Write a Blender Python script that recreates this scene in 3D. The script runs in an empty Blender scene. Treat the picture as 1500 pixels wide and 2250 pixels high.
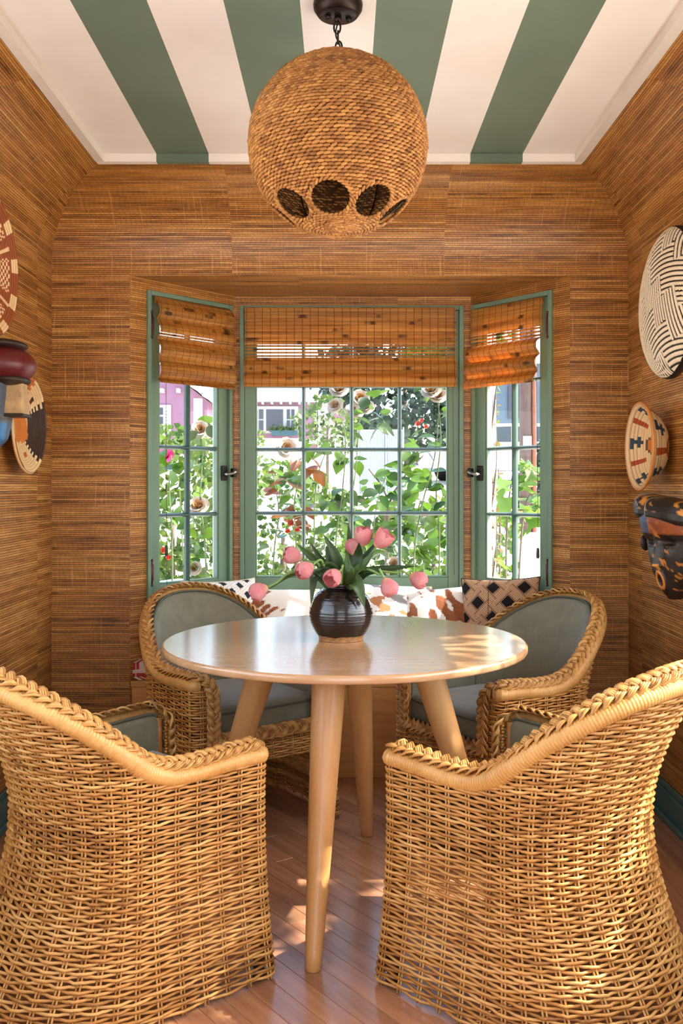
import bpy, math, random
import numpy as np
from mathutils import Vector, Matrix, Euler

random.seed(7)
RNG = np.random.default_rng(7)
scene = bpy.context.scene
COL = scene.collection
PI = math.pi

# ------------------------------------------------------------------ camera, sky, sun, exposure
FPX, VPX, VPY, HC = 2060.0, 752.0, 1065.0, 1.21
cam_data = bpy.data.cameras.new('camera')
cam_data.sensor_fit = 'AUTO'
cam_data.sensor_width = 36.0
cam_data.lens = FPX / 2250.0 * 36.0
cam_data.shift_x = -(VPX - 750.0) / 2250.0
cam_data.shift_y = (VPY - 1125.0) / 2250.0
cam_data.clip_start = 0.05
cam_data.clip_end = 300
cam = bpy.data.objects.new('camera', cam_data)
COL.objects.link(cam)
cam.location = (0, 0, HC)
cam.rotation_euler = (PI / 2, 0, 0)
scene.camera = cam

scene.view_settings.view_transform = 'Standard'
scene.view_settings.look = 'None'
scene.view_settings.gamma = 1.0
scene.view_settings.use_curve_mapping = False
scene.view_settings.exposure = 0.6

SUN_DIR = Vector((0.66, 0.0, 0.72)).normalized()     # towards the sun
world = bpy.data.worlds.new('world')
scene.world = world
world.use_nodes = True
wn = world.node_tree
wn.nodes.clear()
sky = wn.nodes.new('ShaderNodeTexSky')
sky.sky_type = 'NISHITA'
sky.sun_disc = False
sky.sun_elevation = math.asin(SUN_DIR.z)
sky.sun_rotation = math.atan2(SUN_DIR.x, SUN_DIR.y)
sky.air_density = 1.0
sky.dust_density = 2.5
bg = wn.nodes.new('ShaderNodeBackground')
bg.inputs['Strength'].default_value = 0.72
wo = wn.nodes.new('ShaderNodeOutputWorld')
wn.links.new(sky.outputs[0], bg.inputs[0])
wn.links.new(bg.outputs[0], wo.inputs[0])

sun_data = bpy.data.lights.new('sun', 'SUN')
sun_data.energy = 11.0
sun_data.angle = math.radians(0.6)
sun_data.color = (1.0, 0.95, 0.86)
sun = bpy.data.objects.new('sun', sun_data)
COL.objects.link(sun)
sun.rotation_euler = SUN_DIR.to_track_quat('Z', 'Y').to_euler()

# fill lamp added at the wide opening to the next room, behind the photographer
def area(name, loc, rot, sx, sy, power, color, portal=False):
    l = bpy.data.lights.new(name, 'AREA')
    l.shape = 'RECTANGLE'
    l.size, l.size_y = sx, sy
    l.energy = power
    l.color = color
    if portal:
        l.cycles.is_portal = True
    o = bpy.data.objects.new(name, l)
    COL.objects.link(o)
    o.location = loc
    o.rotation_euler = rot
    return o

area('rear_opening_fill', (0, -1.68, 1.12), (PI / 2, 0, 0), 2.0, 2.1, 5, (1.0, 0.93, 0.84))
# fill lamps added at the two side windows to brighten the room
area('right_window_fill', (1.165, 1.575, 1.295), (0, PI / 2, 0), 1.02, 2.6, 15, (1.0, 0.95, 0.90))
area('left_window_fill', (-1.185, 1.40, 1.385), (0, -PI / 2, 0), 1.2, 2.3, 13, (1.0, 0.95, 0.90))
area('portal_right', (1.26, 1.575, 1.295), (0, PI / 2, 0), 1.09, 2.75, 1, (1, 1, 1), True)
area('portal_left', (-1.28, 1.40, 1.385), (0, -PI / 2, 0), 1.27, 2.4, 1, (1, 1, 1), True)
area('portal_bay', (0.045, 4.42, 1.36), (-PI / 2, 0, 0), 1.7, 1.35, 1, (1, 1, 1), True)

# ------------------------------------------------------------------ helpers
def world_pt(px, py, d):
    return Vector(((px - VPX) / FPX * d, d, HC - (py - VPY) / FPX * d))

def tag(o, label=None, cat=None, group=None, kind=None):
    if label: o['label'] = label
    if cat: o['category'] = cat
    if group: o['group'] = group
    if kind: o['kind'] = kind
    return o

def empty(name, loc=(0, 0, 0), rotz=0.0, label=None, cat=None, group=None, kind=None, parent=None):
    o = bpy.data.objects.new(name, None)
    o.empty_display_size = 0.05
    COL.objects.link(o)
    o.location = loc
    o.rotation_euler = (0, 0, rotz)
    if parent: o.parent = parent
    return tag(o, label, cat, group, kind)

def link_obj(name, me, mat=None, parent=None, loc=None):
    if mat and len(me.materials) == 0:
        me.materials.append(mat)
    o = bpy.data.objects.new(name, me)
    COL.objects.link(o)
    if parent: o.parent = parent
    if loc is not None: o.location = loc
    return o

def copy_tree(o, parent=None):
    c = o.copy()
    COL.objects.link(c)
    c.parent = parent
    for ch in [x for x in bpy.data.objects if x.parent == o]:
        copy_tree(ch, c)
    return c

def np_mesh(name, V, Q, smooth=True, T=None):
    """quads Q (n,4) and triangles T (m,3) to a mesh."""
    V = np.asarray(V, dtype=np.float32).reshape(-1, 3)
    Q = np.zeros((0, 4), int) if Q is None or len(Q) == 0 else np.asarray(Q, dtype=np.int32)
    T = np.zeros((0, 3), int) if T is None or len(T) == 0 else np.asarray(T, dtype=np.int32)
    me = bpy.data.meshes.new(name)
    me.vertices.add(len(V))
    me.vertices.foreach_set('co', V.ravel())
    nl = Q.size + T.size
    me.loops.add(nl)
    me.loops.foreach_set('vertex_index', np.concatenate([Q.ravel(), T.ravel()]).astype(np.int32))
    me.polygons.add(len(Q) + len(T))
    starts = np.concatenate([np.arange(len(Q)) * 4, Q.size + np.arange(len(T)) * 3]).astype(np.int32)
    me.polygons.foreach_set('loop_start', starts)
    me.update(calc_edges=True)
    me.validate()
    me.polygons.foreach_set('use_smooth', np.full(len(me.polygons), bool(smooth), dtype=bool))
    return me

class MB:
    """collects shapes for ONE mesh."""
    def __init__(self):
        self.V, self.Q, self.T, self.n = [], [], [], 0
    def add(self, V, Q=None, T=None):
        V = np.asarray(V, float).reshape(-1, 3)
        self.V.append(V)
        if Q is not None and len(Q): self.Q.append(np.asarray(Q, int).reshape(-1, 4) + self.n)
        if T is not None and len(T): self.T.append(np.asarray(T, int).reshape(-1, 3) + self.n)
        self.n += len(V)
        return self
    def box(self, x0, x1, y0, y1, z0, z1):
        V = [(x0, y0, z0), (x1, y0, z0), (x1, y1, z0), (x0, y1, z0), (x0, y0, z1), (x1, y0, z1), (x1, y1, z1), (x0, y1, z1)]
        Q = [(0, 3, 2, 1), (4, 5, 6, 7), (0, 1, 5, 4), (1, 2, 6, 5), (2, 3, 7, 6), (3, 0, 4, 7)]
        return self.add(V, Q)
    def prism(self, poly, z0, z1):
        n = len(poly)
        V = [(p[0], p[1], z0) for p in poly] + [(p[0], p[1], z1) for p in poly]
        Q = [(i, (i + 1) % n, n + (i + 1) % n, n + i) for i in range(n)]
        T = [(0, i + 1, i) for i in range(1, n - 1)] + [(n, n + i, n + i + 1) for i in range(1, n - 1)]
        return self.add(V, Q, T)
    def grid(self, P, closed_u=False, closed_v=False):
        P = np.asarray(P, float)
        nu, nv = P.shape[:2]
        idx = np.arange(nu * nv).reshape(nu, nv)
        iu = np.arange(nu if closed_u else nu - 1)
        iv = np.arange(nv if closed_v else nv - 1)
        a = idx[np.ix_(iu, iv)]; b = idx[np.ix_((iu + 1) % nu, iv)]
        c = idx[np.ix_((iu + 1) % nu, (iv + 1) % nv)]; d = idx[np.ix_(iu, (iv + 1) % nv)]
        return self.add(P.reshape(-1, 3), np.stack([a, b, c, d], -1).reshape(-1, 4))
    def lathe(self, prof, seg=32, center=(0, 0, 0)):
        pr = np.asarray(prof, float)
        a = np.linspace(0, 2 * PI, seg, endpoint=False)
        P = np.stack([np.outer(np.cos(a), pr[:, 0]), np.outer(np.sin(a), pr[:, 0]), np.tile(pr[:, 1], (seg, 1))], -1)
        return self.grid(P + np.array(center), closed_u=True)
    def tube(self, path, r, sides=6, closed=False, frame=None, cap=True):
        path = np.asarray(path, float)
        n = len(path)
        r = np.broadcast_to(np.asarray(r, float), (n,)).copy()
        if frame is None:
            A, B = frames(path, closed)
        else:
            A, B = frame
        if cap and not closed:
            path = np.concatenate([path[:1], path, path[-1:]])
            A = np.concatenate([A[:1], A, A[-1:]]); B = np.concatenate([B[:1], B, B[-1:]])
            r = np.concatenate([[r[0] * .02], r, [r[-1] * .02]])
        a = np.linspace(0, 2 * PI, sides, endpoint=False)
        P = path[:, None, :] + r[:, None, None] * (np.cos(a)[None, :, None] * A[:, None, :] + np.sin(a)[None, :, None] * B[:, None, :])
        return self.grid(P, closed_u=closed, closed_v=True)
    def ball(self, c, r, seg=12, rings=8, rot=None):
        th = np.linspace(0.0001, PI - 0.0001, rings + 1)
        a = np.linspace(0, 2 * PI, seg, endpoint=False)
        r = np.broadcast_to(np.asarray(r, float), (3,))
        P = np.stack([np.outer(np.cos(a), np.sin(th)) * r[0], np.outer(np.sin(a), np.sin(th)) * r[1], np.tile(np.cos(th) * r[2], (seg, 1))], -1)
        if rot is not None:
            P = P @ np.asarray(rot, float).T
        return self.grid(P + np.asarray(c, float), closed_u=True)
    def mesh(self, name, smooth=True):
        V = np.concatenate(self.V)
        Q = np.concatenate(self.Q) if self.Q else None
        T = np.concatenate(self.T) if self.T else None
        return np_mesh(name, V, Q, smooth, T)
    def build(self, name, mat, parent=None, smooth=True, loc=None, bevel=0.0, angle=None):
        o = link_obj(name, self.mesh(name, smooth), mat, parent, loc)
        if bevel:
            m = o.modifiers.new('bevel', 'BEVEL'); m.width = bevel; m.segments = 2; m.limit_method = 'ANGLE'
        return o

def frames(path, closed=False):
    path = np.asarray(path, float)
    if closed:
        t = np.roll(path, -1, 0) - np.roll(path, 1, 0)
    else:
        t = np.gradient(path, axis=0)
    t /= np.linalg.norm(t, axis=1)[:, None] + 1e-12
    ref = np.array([0, 0, 1.0]) if abs(t[0][2]) < .9 else np.array([1.0, 0, 0])
    A = np.zeros_like(path)
    a = np.cross(t[0], ref); a /= np.linalg.norm(a)
    for i in range(len(path)):
        a = a - t[i] * np.dot(a, t[i]); a /= np.linalg.norm(a) + 1e-12
        A[i] = a
    return A, np.cross(t, A)

def bezier(pts, n=16):
    """Catmull-Rom through the points."""
    P = [np.asarray(p, float) for p in pts]
    P = [2 * P[0] - P[1]] + P + [2 * P[-1] - P[-2]]
    out = []
    for i in range(1, len(P) - 2):
        for t in np.linspace(0, 1, n, endpoint=False):
            a, b, c, d = P[i - 1], P[i], P[i + 1], P[i + 2]
            out.append(.5 * ((2 * b) + (-a + c) * t + (2 * a - 5 * b + 4 * c - d) * t * t + (-a + 3 * b - 3 * c + d) * t ** 3))
    out.append(P[-2])
    return np.array(out)

def color_faces(me, cols):
    """one colour per face, as the thing's own pattern."""
    att = me.color_attributes.new('pattern', 'FLOAT_COLOR', 'CORNER')
    lt = np.zeros(len(me.polygons), dtype=np.int32)
    me.polygons.foreach_get('loop_total', lt)
    c = np.concatenate([np.asarray(cols, float).reshape(-1, 3), np.ones((len(me.polygons), 1))], 1)
    att.data.foreach_set('color', np.repeat(c, lt, axis=0).ravel().astype(np.float32))

def smooth_noise(x, y, seed=0):
    r = np.random.default_rng(seed)
    out = np.zeros_like(np.asarray(x, float))
    for k in range(7):
        f = 1.0 + .55 * k
        a, b = r.normal(size=2) * f
        out = out + np.sin(a * x + b * y + r.uniform(0, 6.28)) / (1 + .25 * k)
    return out / 3.2

def srgb(r, g, b):
    f = lambda c: (c / 255 / 12.92) if c / 255 <= .04045 else ((c / 255 + .055) / 1.055) ** 2.4
    return (f(r), f(g), f(b), 1)

# ------------------------------------------------------------------ materials
class NT:
    def __init__(self, name):
        self.m = bpy.data.materials.new(name); self.m.use_nodes = True
        self.t = self.m.node_tree
        self.b = self.t.nodes['Principled BSDF']
        self.out = self.t.nodes['Material Output']
    def n(self, typ, **kw):
        nd = self.t.nodes.new(typ)
        for k, v in kw.items():
            if hasattr(nd, k): setattr(nd, k, v)
            else: nd.inputs[k.replace('_', ' ')].default_value = v
        return nd
    def l(self, a, b): self.t.links.new(a, b)
    def ramp(self, fac, stops, interp='LINEAR'):
        r = self.t.nodes.new('ShaderNodeValToRGB')
        r.color_ramp.interpolation = interp
        el = r.color_ramp.elements
        while len(el) < len(stops): el.new(.5)
        for e, (p, c) in zip(el, stops): e.position, e.color = p, c
        self.l(fac, r.inputs[0]); return r.outputs[0]
    def mix(self, fac, a, b, mode='MIX'):
        m = self.t.nodes.new('ShaderNodeMix'); m.data_type = 'RGBA'; m.blend_type = mode
        for s, v in ((m.inputs[0], fac), (m.inputs[6], a), (m.inputs[7], b)):
            if hasattr(v, 'links'): self.l(v, s)
            else: s.default_value = v
        return m.outputs[2]
    def math(self, op, a, b=0.0, c=0.0):
        m = self.t.nodes.new('ShaderNodeMath'); m.operation = op
        for s, v in zip(m.inputs, (a, b, c)):
            if hasattr(v, 'links'): self.l(v, s)
            else: s.default_value = v
        return m.outputs[0]
    def coord(self, kind='Object', scale=(1, 1, 1), rot=(0, 0, 0)):
        tc = self.t.nodes.new('ShaderNodeTexCoord'); mp = self.t.nodes.new('ShaderNodeMapping')
        mp.inputs['Scale'].default_value = scale; mp.inputs['Rotation'].default_value = rot
        self.l(tc.outputs[kind], mp.inputs[0]); return mp.outputs[0]
    def noise(self, vec, scale=5, detail=3, rough=.5, dist=0.0):
        n = self.t.nodes.new('ShaderNodeTexNoise')
        n.inputs['Scale'].default_value = scale; n.inputs['Detail'].default_value = detail
        n.inputs['Roughness'].default_value = rough; n.inputs['Distortion'].default_value = dist
        self.l(vec, n.inputs['Vector']); return n.outputs[0]
    def bump(self, h, strength=.3, dist=.002):
        b = self.t.nodes.new('ShaderNodeBump')
        b.inputs['Strength'].default_value = strength; b.inputs['Distance'].default_value = dist
        self.l(h, b.inputs['Height']); self.l(b.outputs[0], self.b.inputs['Normal'])
    def set(self, color=None, rough=.5, metal=0.0, spec=.5):
        if color is not None:
            if hasattr(color, 'links'): self.l(color, self.b.inputs['Base Color'])
            else: self.b.inputs['Base Color'].default_value = color
        self.b.inputs['Roughness'].default_value = rough
        self.b.inputs['Metallic'].default_value = metal
        self.b.inputs['Specular IOR Level'].default_value = spec
        return self.m

def plain(name, col, rough=.5, metal=0.0, spec=.5, var=.12, scale=14, bump=0.0):
    t = NT(name)
    v = t.noise(t.coord('Object'), scale, 4, .6)
    c2 = tuple(x * (1 - var) for x in col[:3]) + (1,); c1 = tuple(min(1, x * (1 + var)) for x in col[:3]) + (1,)
    if bump: t.bump(v, bump, .003)
    return t.set(t.ramp(v, [(.3, c2), (.7, c1)]), rough, metal, spec)

def mat_grasscloth():
    t = NT('grasscloth')
    RH = .0088
    sep = t.n('ShaderNodeSeparateXYZ'); t.l(t.coord('UV'), sep.inputs[0])
    u, v = sep.outputs[0], sep.outputs[1]
    # paper drops, each hung a little out of register
    drop = t.math('FLOOR', t.math('DIVIDE', u, .874))
    wob = t.noise(t.coord('UV', (3.0, 40, 1)), 1.0, 2, .5)
    v2 = t.math('ADD', t.math('ADD', v, t.math('MULTIPLY', drop, .0371)), t.math('MULTIPLY', wob, .007))
    k = t.math('DIVIDE', v2, RH)
    row = t.math('FLOOR', k); fv = t.math('FRACT', k)
    wn1 = t.n('ShaderNodeTexWhiteNoise', noise_dimensions='1D'); t.l(row, wn1.inputs['W'])
    rr = wn1.outputs['Value']
    # colour drifts along each reed
    cv = t.n('ShaderNodeCombineXYZ'); t.l(t.math('MULTIPLY', u, 6.0), cv.inputs[0]); t.l(t.math('MULTIPLY', row, 7.31), cv.inputs[1])
    drift = t.noise(cv.outputs[0], 1.0, 3, .6)
    cb = t.n('ShaderNodeCombineXYZ'); t.l(t.math('MULTIPLY', u, .8), cb.inputs[0]); t.l(t.math('MULTIPLY', v2, 14.0), cb.inputs[1])
    bands = t.noise(cb.outputs[0], 1.0, 2, .5)
    tone = t.math('ADD', t.math('MULTIPLY', drift, .42), t.math('ADD', t.math('MULTIPLY', rr, .22), t.math('MULTIPLY', bands, .36)))
    reed = t.ramp(tone, [(.30, srgb(134, 80, 28)), (.50, srgb(180, 119, 50)), (.72, srgb(216, 160, 86))])
    # dark line between reeds, of uneven weight
    thick = t.math('MULTIPLY_ADD', drift, -.8, .70)
    ln = t.ramp(t.math('SUBTRACT', t.math('MULTIPLY', t.math('ABSOLUTE', t.math('SUBTRACT', fv, .5)), 2.0), t.math('SUBTRACT', 1.0, thick)), [(.0, (0, 0, 0, 1)), (.10, (1, 1, 1, 1))])
    dark = t.ramp(rr, [(.15, srgb(26, 11, 3)), (.75, srgb(96, 52, 18))])
    c = t.mix(t.math('MULTIPLY', ln, .9), reed, dark)
    # now and then a whole dark reed
    dk = t.ramp(t.math('ADD', t.math('MULTIPLY', rr, .6), t.math('MULTIPLY', drift, .5)), [(.24, (1, 1, 1, 1)), (.28, (0, 0, 0, 1))])
    c = t.mix(t.math('MULTIPLY', dk, .32), c, srgb(58, 28, 9))
    # ticks where the binding threads cross
    tick = t.math('GREATER_THAN', t.math('FRACT', t.math('ADD', t.math('DIVIDE', u, .0205), t.math('MULTIPLY', rr, 3.0))), .915)
    c = t.mix(t.math('MULTIPLY', tick, .55), c, srgb(70, 36, 12))
    th = t.ramp(t.noise(t.coord('UV', (150, 4, 1)), 1.0, 1, .4), [(.66, (0, 0, 0, 1)), (.72, (1, 1, 1, 1))])
    c = t.mix(t.math('MULTIPLY', th, .26), c, srgb(236, 190, 120))
    t.bump(t.math('SUBTRACT', t.math('MULTIPLY', drift, .4), t.math('ADD', ln, t.math('MULTIPLY', tick, .5))), .55, .0015)
    return t.set(c, .38, 0, .6)

def mat_rattan(name, base, dark, light, rough=.42):
    t = NT(name)
    g = t.n('ShaderNodeNewGeometry')
    v = t.noise(t.coord('Object'), 9, 4, .6)
    fine = t.noise(t.coord('Object', (1, 1, 1)), 120, 2, .6)
    m = t.math('ADD', t.math('MULTIPLY', g.outputs['Random Per Island'], .38), t.math('ADD', t.math('MULTIPLY', v, .55), t.math('MULTIPLY', fine, .22)))
    c = t.ramp(m, [(.25, dark), (.52, base), (.82, light)])
    sp = t.ramp(t.noise(t.coord('Object'), 55, 3, .7), [(.66, (0, 0, 0, 1)), (.74, (1, 1, 1, 1))])
    c = t.mix(t.math('MULTIPLY', sp, .45), c, dark)
    return t.set(c, rough, 0, .45)

def mat_wood(name, a, b, scale=(1, 1, 14), rough=.3, ring=3.0, coat=0.0, per_object=0.0, spec=.5):
    t = NT(name)
    vec = t.coord('Object', scale)
    if per_object:
        oi = t.n('ShaderNodeObjectInfo')
        add = t.n('ShaderNodeVectorMath', operation='ADD'); t.l(vec, add.inputs[0])
        cm = t.n('ShaderNodeCombineXYZ'); r = t.math('MULTIPLY', oi.outputs['Random'], 37.0)
        t.l(r, cm.inputs[0]); t.l(r, cm.inputs[1]); t.l(r, cm.inputs[2]); t.l(cm.outputs[0], add.inputs[1]); vec = add.outputs[0]
    n1 = t.noise(vec, ring, 4, .6, .6)
    n2 = t.noise(vec, ring * 9, 3, .6)
    c = t.ramp(t.math('ADD', t.math('MULTIPLY', n1, .75), t.math('MULTIPLY', n2, .25)), [(.30, a), (.68, b)])
    if per_object:
        f = t.math('MULTIPLY_ADD', oi.outputs['Random'], per_object, 1 - per_object * .6)
        cc = t.n('ShaderNodeCombineColor'); [t.l(f, cc.inputs[i]) for i in range(3)]
        c = t.mix(1.0, c, cc.outputs[0], 'MULTIPLY')
    t.b.inputs['Coat Weight'].default_value = coat
    t.b.inputs['Coat Roughness'].default_value = .16
    return t.set(c, rough, 0, spec)

def mat_pattern(name, rough=.85, bump=.2, bscale=350, spec=.2, sheen=0.0):
    t = NT(name)
    a = t.n('ShaderNodeVertexColor', layer_name='pattern')
    v = t.noise(t.coord('Object'), bscale, 2, .6)
    c = t.mix(.25, a.outputs[0], t.ramp(v, [(.3, (.6, .6, .6, 1)), (.7, (1.25, 1.25, 1.25, 1))]), 'MULTIPLY')
    t.bump(v, bump, .002)
    t.b.inputs['Sheen Weight'].default_value = sheen
    return t.set(c, rough, 0, spec)

def mat_leaf(name, a, b, trans=.45, rough=.35, per_object=True):
    t = NT(name)
    oi = t.n('ShaderNodeObjectInfo')
    g = t.n('ShaderNodeNewGeometry')
    v = t.noise(t.coord('Object'), 30, 3, .5)
    r = oi.outputs['Random'] if per_object else g.outputs['Random Per Island']
    c = t.ramp(t.math('ADD', t.math('MULTIPLY', r, .75), t.math('MULTIPLY', v, .3)), [(.2, a), (.85, b)])
    t.set(c, rough, 0, .45)
    tr = t.n('ShaderNodeBsdfTranslucent'); t.l(t.mix(1.0, c, (1.25, 1.3, .5, 1), 'MULTIPLY'), tr.inputs[0])
    ms = t.n('ShaderNodeMixShader'); ms.inputs[0].default_value = trans
    t.l(t.b.outputs[0], ms.inputs[1]); t.l(tr.outputs[0], ms.inputs[2]); t.l(ms.outputs[0], t.out.inputs[0])
    return t.m

def mat_glass():
    t = NT('window_glass')
    tr = t.n('ShaderNodeBsdfTransparent'); tr.inputs[0].default_value = (.97, .985, .98, 1)
    gl = t.n('ShaderNodeBsdfGlossy'); gl.inputs['Roughness'].default_value = .01
    lw = t.n('ShaderNodeLayerWeight'); lw.inputs[0].default_value = .5
    ms = t.n('ShaderNodeMixShader')
    t.l(t.math('MULTIPLY_ADD', t.math('POWER', lw.outputs['Facing'], 5.0), .6, .008), ms.inputs[0]); t.l(tr.outputs[0], ms.inputs[1]); t.l(gl.outputs[0], ms.inputs[2])
    t.l(ms.outputs[0], t.out.inputs[0])
    return t.m

def mat_bamboo():
    t = NT('bamboo_slat')
    oi = t.n('ShaderNodeObjectInfo')
    vec = t.coord('Object', (1, 1, 1))
    cm = t.n('ShaderNodeCombineXYZ'); t.l(t.math('MULTIPLY', oi.outputs['Random'], 50), cm.inputs[1])
    add = t.n('ShaderNodeVectorMath', operation='ADD'); t.l(vec, add.inputs[0]); t.l(cm.outputs[0], add.inputs[1])
    mp = t.n('ShaderNodeMapping'); mp.inputs['Scale'].default_value = (3, 30, 70); t.l(add.outputs[0], mp.inputs[0])
    grain = t.noise(mp.outputs[0], 1.0, 3, .6)
    mp2 = t.n('ShaderNodeMapping'); mp2.inputs['Scale'].default_value = (9, 3, 6); t.l(add.outputs[0], mp2.inputs[0])
    knot = t.ramp(t.noise(mp2.outputs[0], 1.0, 2, .6), [(.61, (0, 0, 0, 1)), (.67, (1, 1, 1, 1))])
    c = t.ramp(grain, [(.3, srgb(172, 110, 42)), (.7, srgb(222, 168, 88))])
    c = t.mix(t.math('MULTIPLY', knot, .8), c, srgb(70, 34, 10))
    f = t.math('MULTIPLY_ADD', oi.outputs['Random'], .3, .8)
    cc = t.n('ShaderNodeCombineColor'); [t.l(f, cc.inputs[i]) for i in range(3)]
    c = t.mix(1.0, c, cc.outputs[0], 'MULTIPLY')
    t.set(c, .4, 0, .4)
    tr = t.n('ShaderNodeBsdfTranslucent'); t.l(t.mix(1.0, c, (1.1, 1.0, .62, 1), 'MULTIPLY'), tr.inputs[0])
    ms = t.n('ShaderNodeMixShader'); ms.inputs[0].default_value = .45
    t.l(t.b.outputs[0], ms.inputs[1]); t.l(tr.outputs[0], ms.inputs[2]); t.l(ms.outputs[0], t.out.inputs[0])
    return t.m

def mat_ceiling():
    t = NT('striped_ceiling_paint')
    sep = t.n('ShaderNodeSeparateXYZ'); tc = t.n('ShaderNodeTexCoord'); t.l(tc.outputs['Object'], sep.inputs[0])
    s = t.math('DIVIDE', t.math('SUBTRACT', sep.outputs[0], CEIL_X0), STRIPE)
    odd = t.math('MODULO', t.math('FLOOR', t.math('ADD', s, 20.0)), 2.0)
    inside = t.math('MULTIPLY', t.math('GREATER_THAN', s, 0.0), t.math('LESS_THAN', s, 9.0))
    n = t.noise(t.coord('Object'), 2.5, 3, .5)
    white = t.ramp(n, [(.3, srgb(228, 214, 202)), (.7, srgb(238, 228, 218))])
    green = t.ramp(n, [(.3, srgb(98, 112, 92)), (.7, srgb(108, 122, 101))])
    t.bump(t.noise(t.coord('Object'), 90, 2, .5), .05, .002)
    return t.set(t.mix(t.math('MULTIPLY', odd, inside), white, green), .55, 0, .3)

CEIL_X0, CEIL_X1 = -0.900, 0.878
STRIPE = (CEIL_X1 - CEIL_X0) / 9.0

M = {}
M['grass'] = mat_grasscloth()
M['ceiling'] = mat_ceiling()
M['trim_white'] = plain('ceiling_edge_paint', srgb(224, 214, 200), .5, var=.03)
M['green'] = plain('sage_green_paint', srgb(112, 138, 114), .42, var=.05, scale=6)
M['muntin_shade'] = plain('backlit_shade_green', srgb(64, 88, 78), .4, var=.05, scale=6)  # backlight shade on the muntins put into a darker green
M['green_base'] = plain('teal_green_paint', srgb(72, 108, 100), .4, var=.06, scale=6)
M['glass'] = mat_glass()
M['rattan'] = mat_rattan('honey_rattan', srgb(190, 132, 64), srgb(104, 58, 20), srgb(222, 174, 104))
M['rattan_in'] = mat_rattan('brown_rattan', srgb(150, 98, 48), srgb(80, 46, 18), srgb(184, 130, 72))
M['seagrass'] = mat_rattan('seagrass_rope', srgb(152, 97, 40), srgb(98, 56, 18), srgb(184, 128, 62), .6)
M['seagrass_in'] = plain('light_block_lining', srgb(84, 50, 18), .7, var=.3, scale=60)
M['velvet'] = plain('grey_green_velvet', srgb(118, 114, 92), .7, spec=.25, var=.14, scale=22)
M['velvet'].node_tree.nodes['Principled BSDF'].inputs['Sheen Weight'].default_value = .35
M['gap_shade'] = plain('gap_shade_dark', srgb(44, 36, 28), .9)
M['piping'] = plain('velvet_piping', srgb(86, 84, 68), .7, var=.1)
M['maple'] = mat_wood('pale_maple', srgb(184, 130, 74), srgb(208, 156, 98), (1.2, 1.2, .18), .34, 5.0)
M['table_top'] = mat_wood('table_top_maple', srgb(166, 122, 84), srgb(190, 148, 108), (.5, 6, 6), .2, 4.0, .5)
M['plank'] = mat_wood('oak_plank', srgb(150, 100, 70), srgb(188, 136, 100), (14, 1.0, 10), .27, 3.0, .25, per_object=.30)
M['subfloor'] = plain('subfloor_wood', srgb(96, 58, 38), .5, var=.2)
M['bench'] = mat_wood('bench_wood', srgb(196, 136, 70), srgb(222, 166, 98), (1.0, 6, 14), .4, 3.0)
M['bronze'] = plain('dark_bronze', srgb(44, 32, 26), .38, .75, var=.2)
M['iron'] = plain('black_iron', srgb(40, 36, 34), .4, .7, var=.2)
M['hinge'] = plain('rusty_hinge', srgb(84, 48, 36), .5, .5, var=.25)
M['steel'] = plain('worn_steel', srgb(150, 145, 138), .3, .9, var=.15)
M['bamboo'] = mat_bamboo()
M['cord'] = plain('shade_cord', srgb(92, 60, 34), .8, var=.1)
M['thread'] = plain('shade_thread', srgb(110, 62, 22), .8, var=.1)
M['fabric'] = mat_pattern('printed_cloth')
M['hide'] = mat_pattern('printed_hide', .7, .35, 500, .3, .3)
M['coil'] = mat_pattern('coiled_grass', .6, .3, 300, .3)
M['carved'] = mat_pattern('painted_carving', .42, .25, 60, .4)
M['o_grey_pale'] = plain('galvanised_sheet', srgb(176, 186, 196), .5, .3)
M['foot'] = plain('plastic_glide', srgb(70, 62, 54), .5)
# ------------------------------------------------------------------ the room
XL, XR, YB = -1.20, 1.18, 3.87          # side walls and the bay wall
YR = -1.60                               # rear end of the room, behind the photographer
COVE_R, COVE_S, COVE_Z0 = 0.330, 0.300, 2.105
CZ = 2.46                                # ceiling
FASC = 2.432
BAY = [(-0.877, 3.87), (-0.498, 4.29), (0.587, 4.29), (0.939, 3.87)]
HEAD = 2.074                             # head of the bay opening
NA = 28

class Patch:
    def __init__(self): self.mb, self.uv = MB(), []
    def quad(self, p, uv, nu=1, nv=1):
        """p: four corners (u0v0, u1v0, u1v1, u0v1)."""
        p = np.asarray(p, float); uv = np.asarray(uv, float)
        a = np.linspace(0, 1, nu + 1)[:, None, None]; b = np.linspace(0, 1, nv + 1)[None, :, None]
        bl = lambda c: (1 - a) * (1 - b) * c[0] + a * (1 - b) * c[1] + a * b * c[2] + (1 - a) * b * c[3]
        return self.grid(bl(p), bl(uv))
    def grid(self, P, UV, inside=(0, 2.4, 1.2)):
        P = np.asarray(P, float)
        n = np.cross(P[-1, 0] - P[0, 0], P[0, -1] - P[0, 0])
        if np.dot(n, np.asarray(inside) - P.reshape(-1, 3).mean(0)) < 0:
            P = P[::-1]; UV = UV[::-1]
        self.mb.grid(P); self.uv.append(np.asarray(UV, float).reshape(-1, 2)); return self
    def build(self, name, mat, thick=.07, parent=None, kind='structure', smooth=False):
        me = self.mb.mesh(name, smooth)
        uv = np.concatenate(self.uv)
        idx = np.zeros(len(me.loops), dtype=np.int32); me.loops.foreach_get('vertex_index', idx)
        lay = me.uv_layers.new(name='UVMap')
        lay.data.foreach_set('uv', uv[idx].ravel().astype(np.float32))
        o = link_obj(name, me, mat, parent)
        if thick:
            m = o.modifiers.new('thickness', 'SOLIDIFY'); m.thickness = thick; m.offset = -1
        if kind and not parent: tag(o, kind=kind)
        return o

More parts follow.
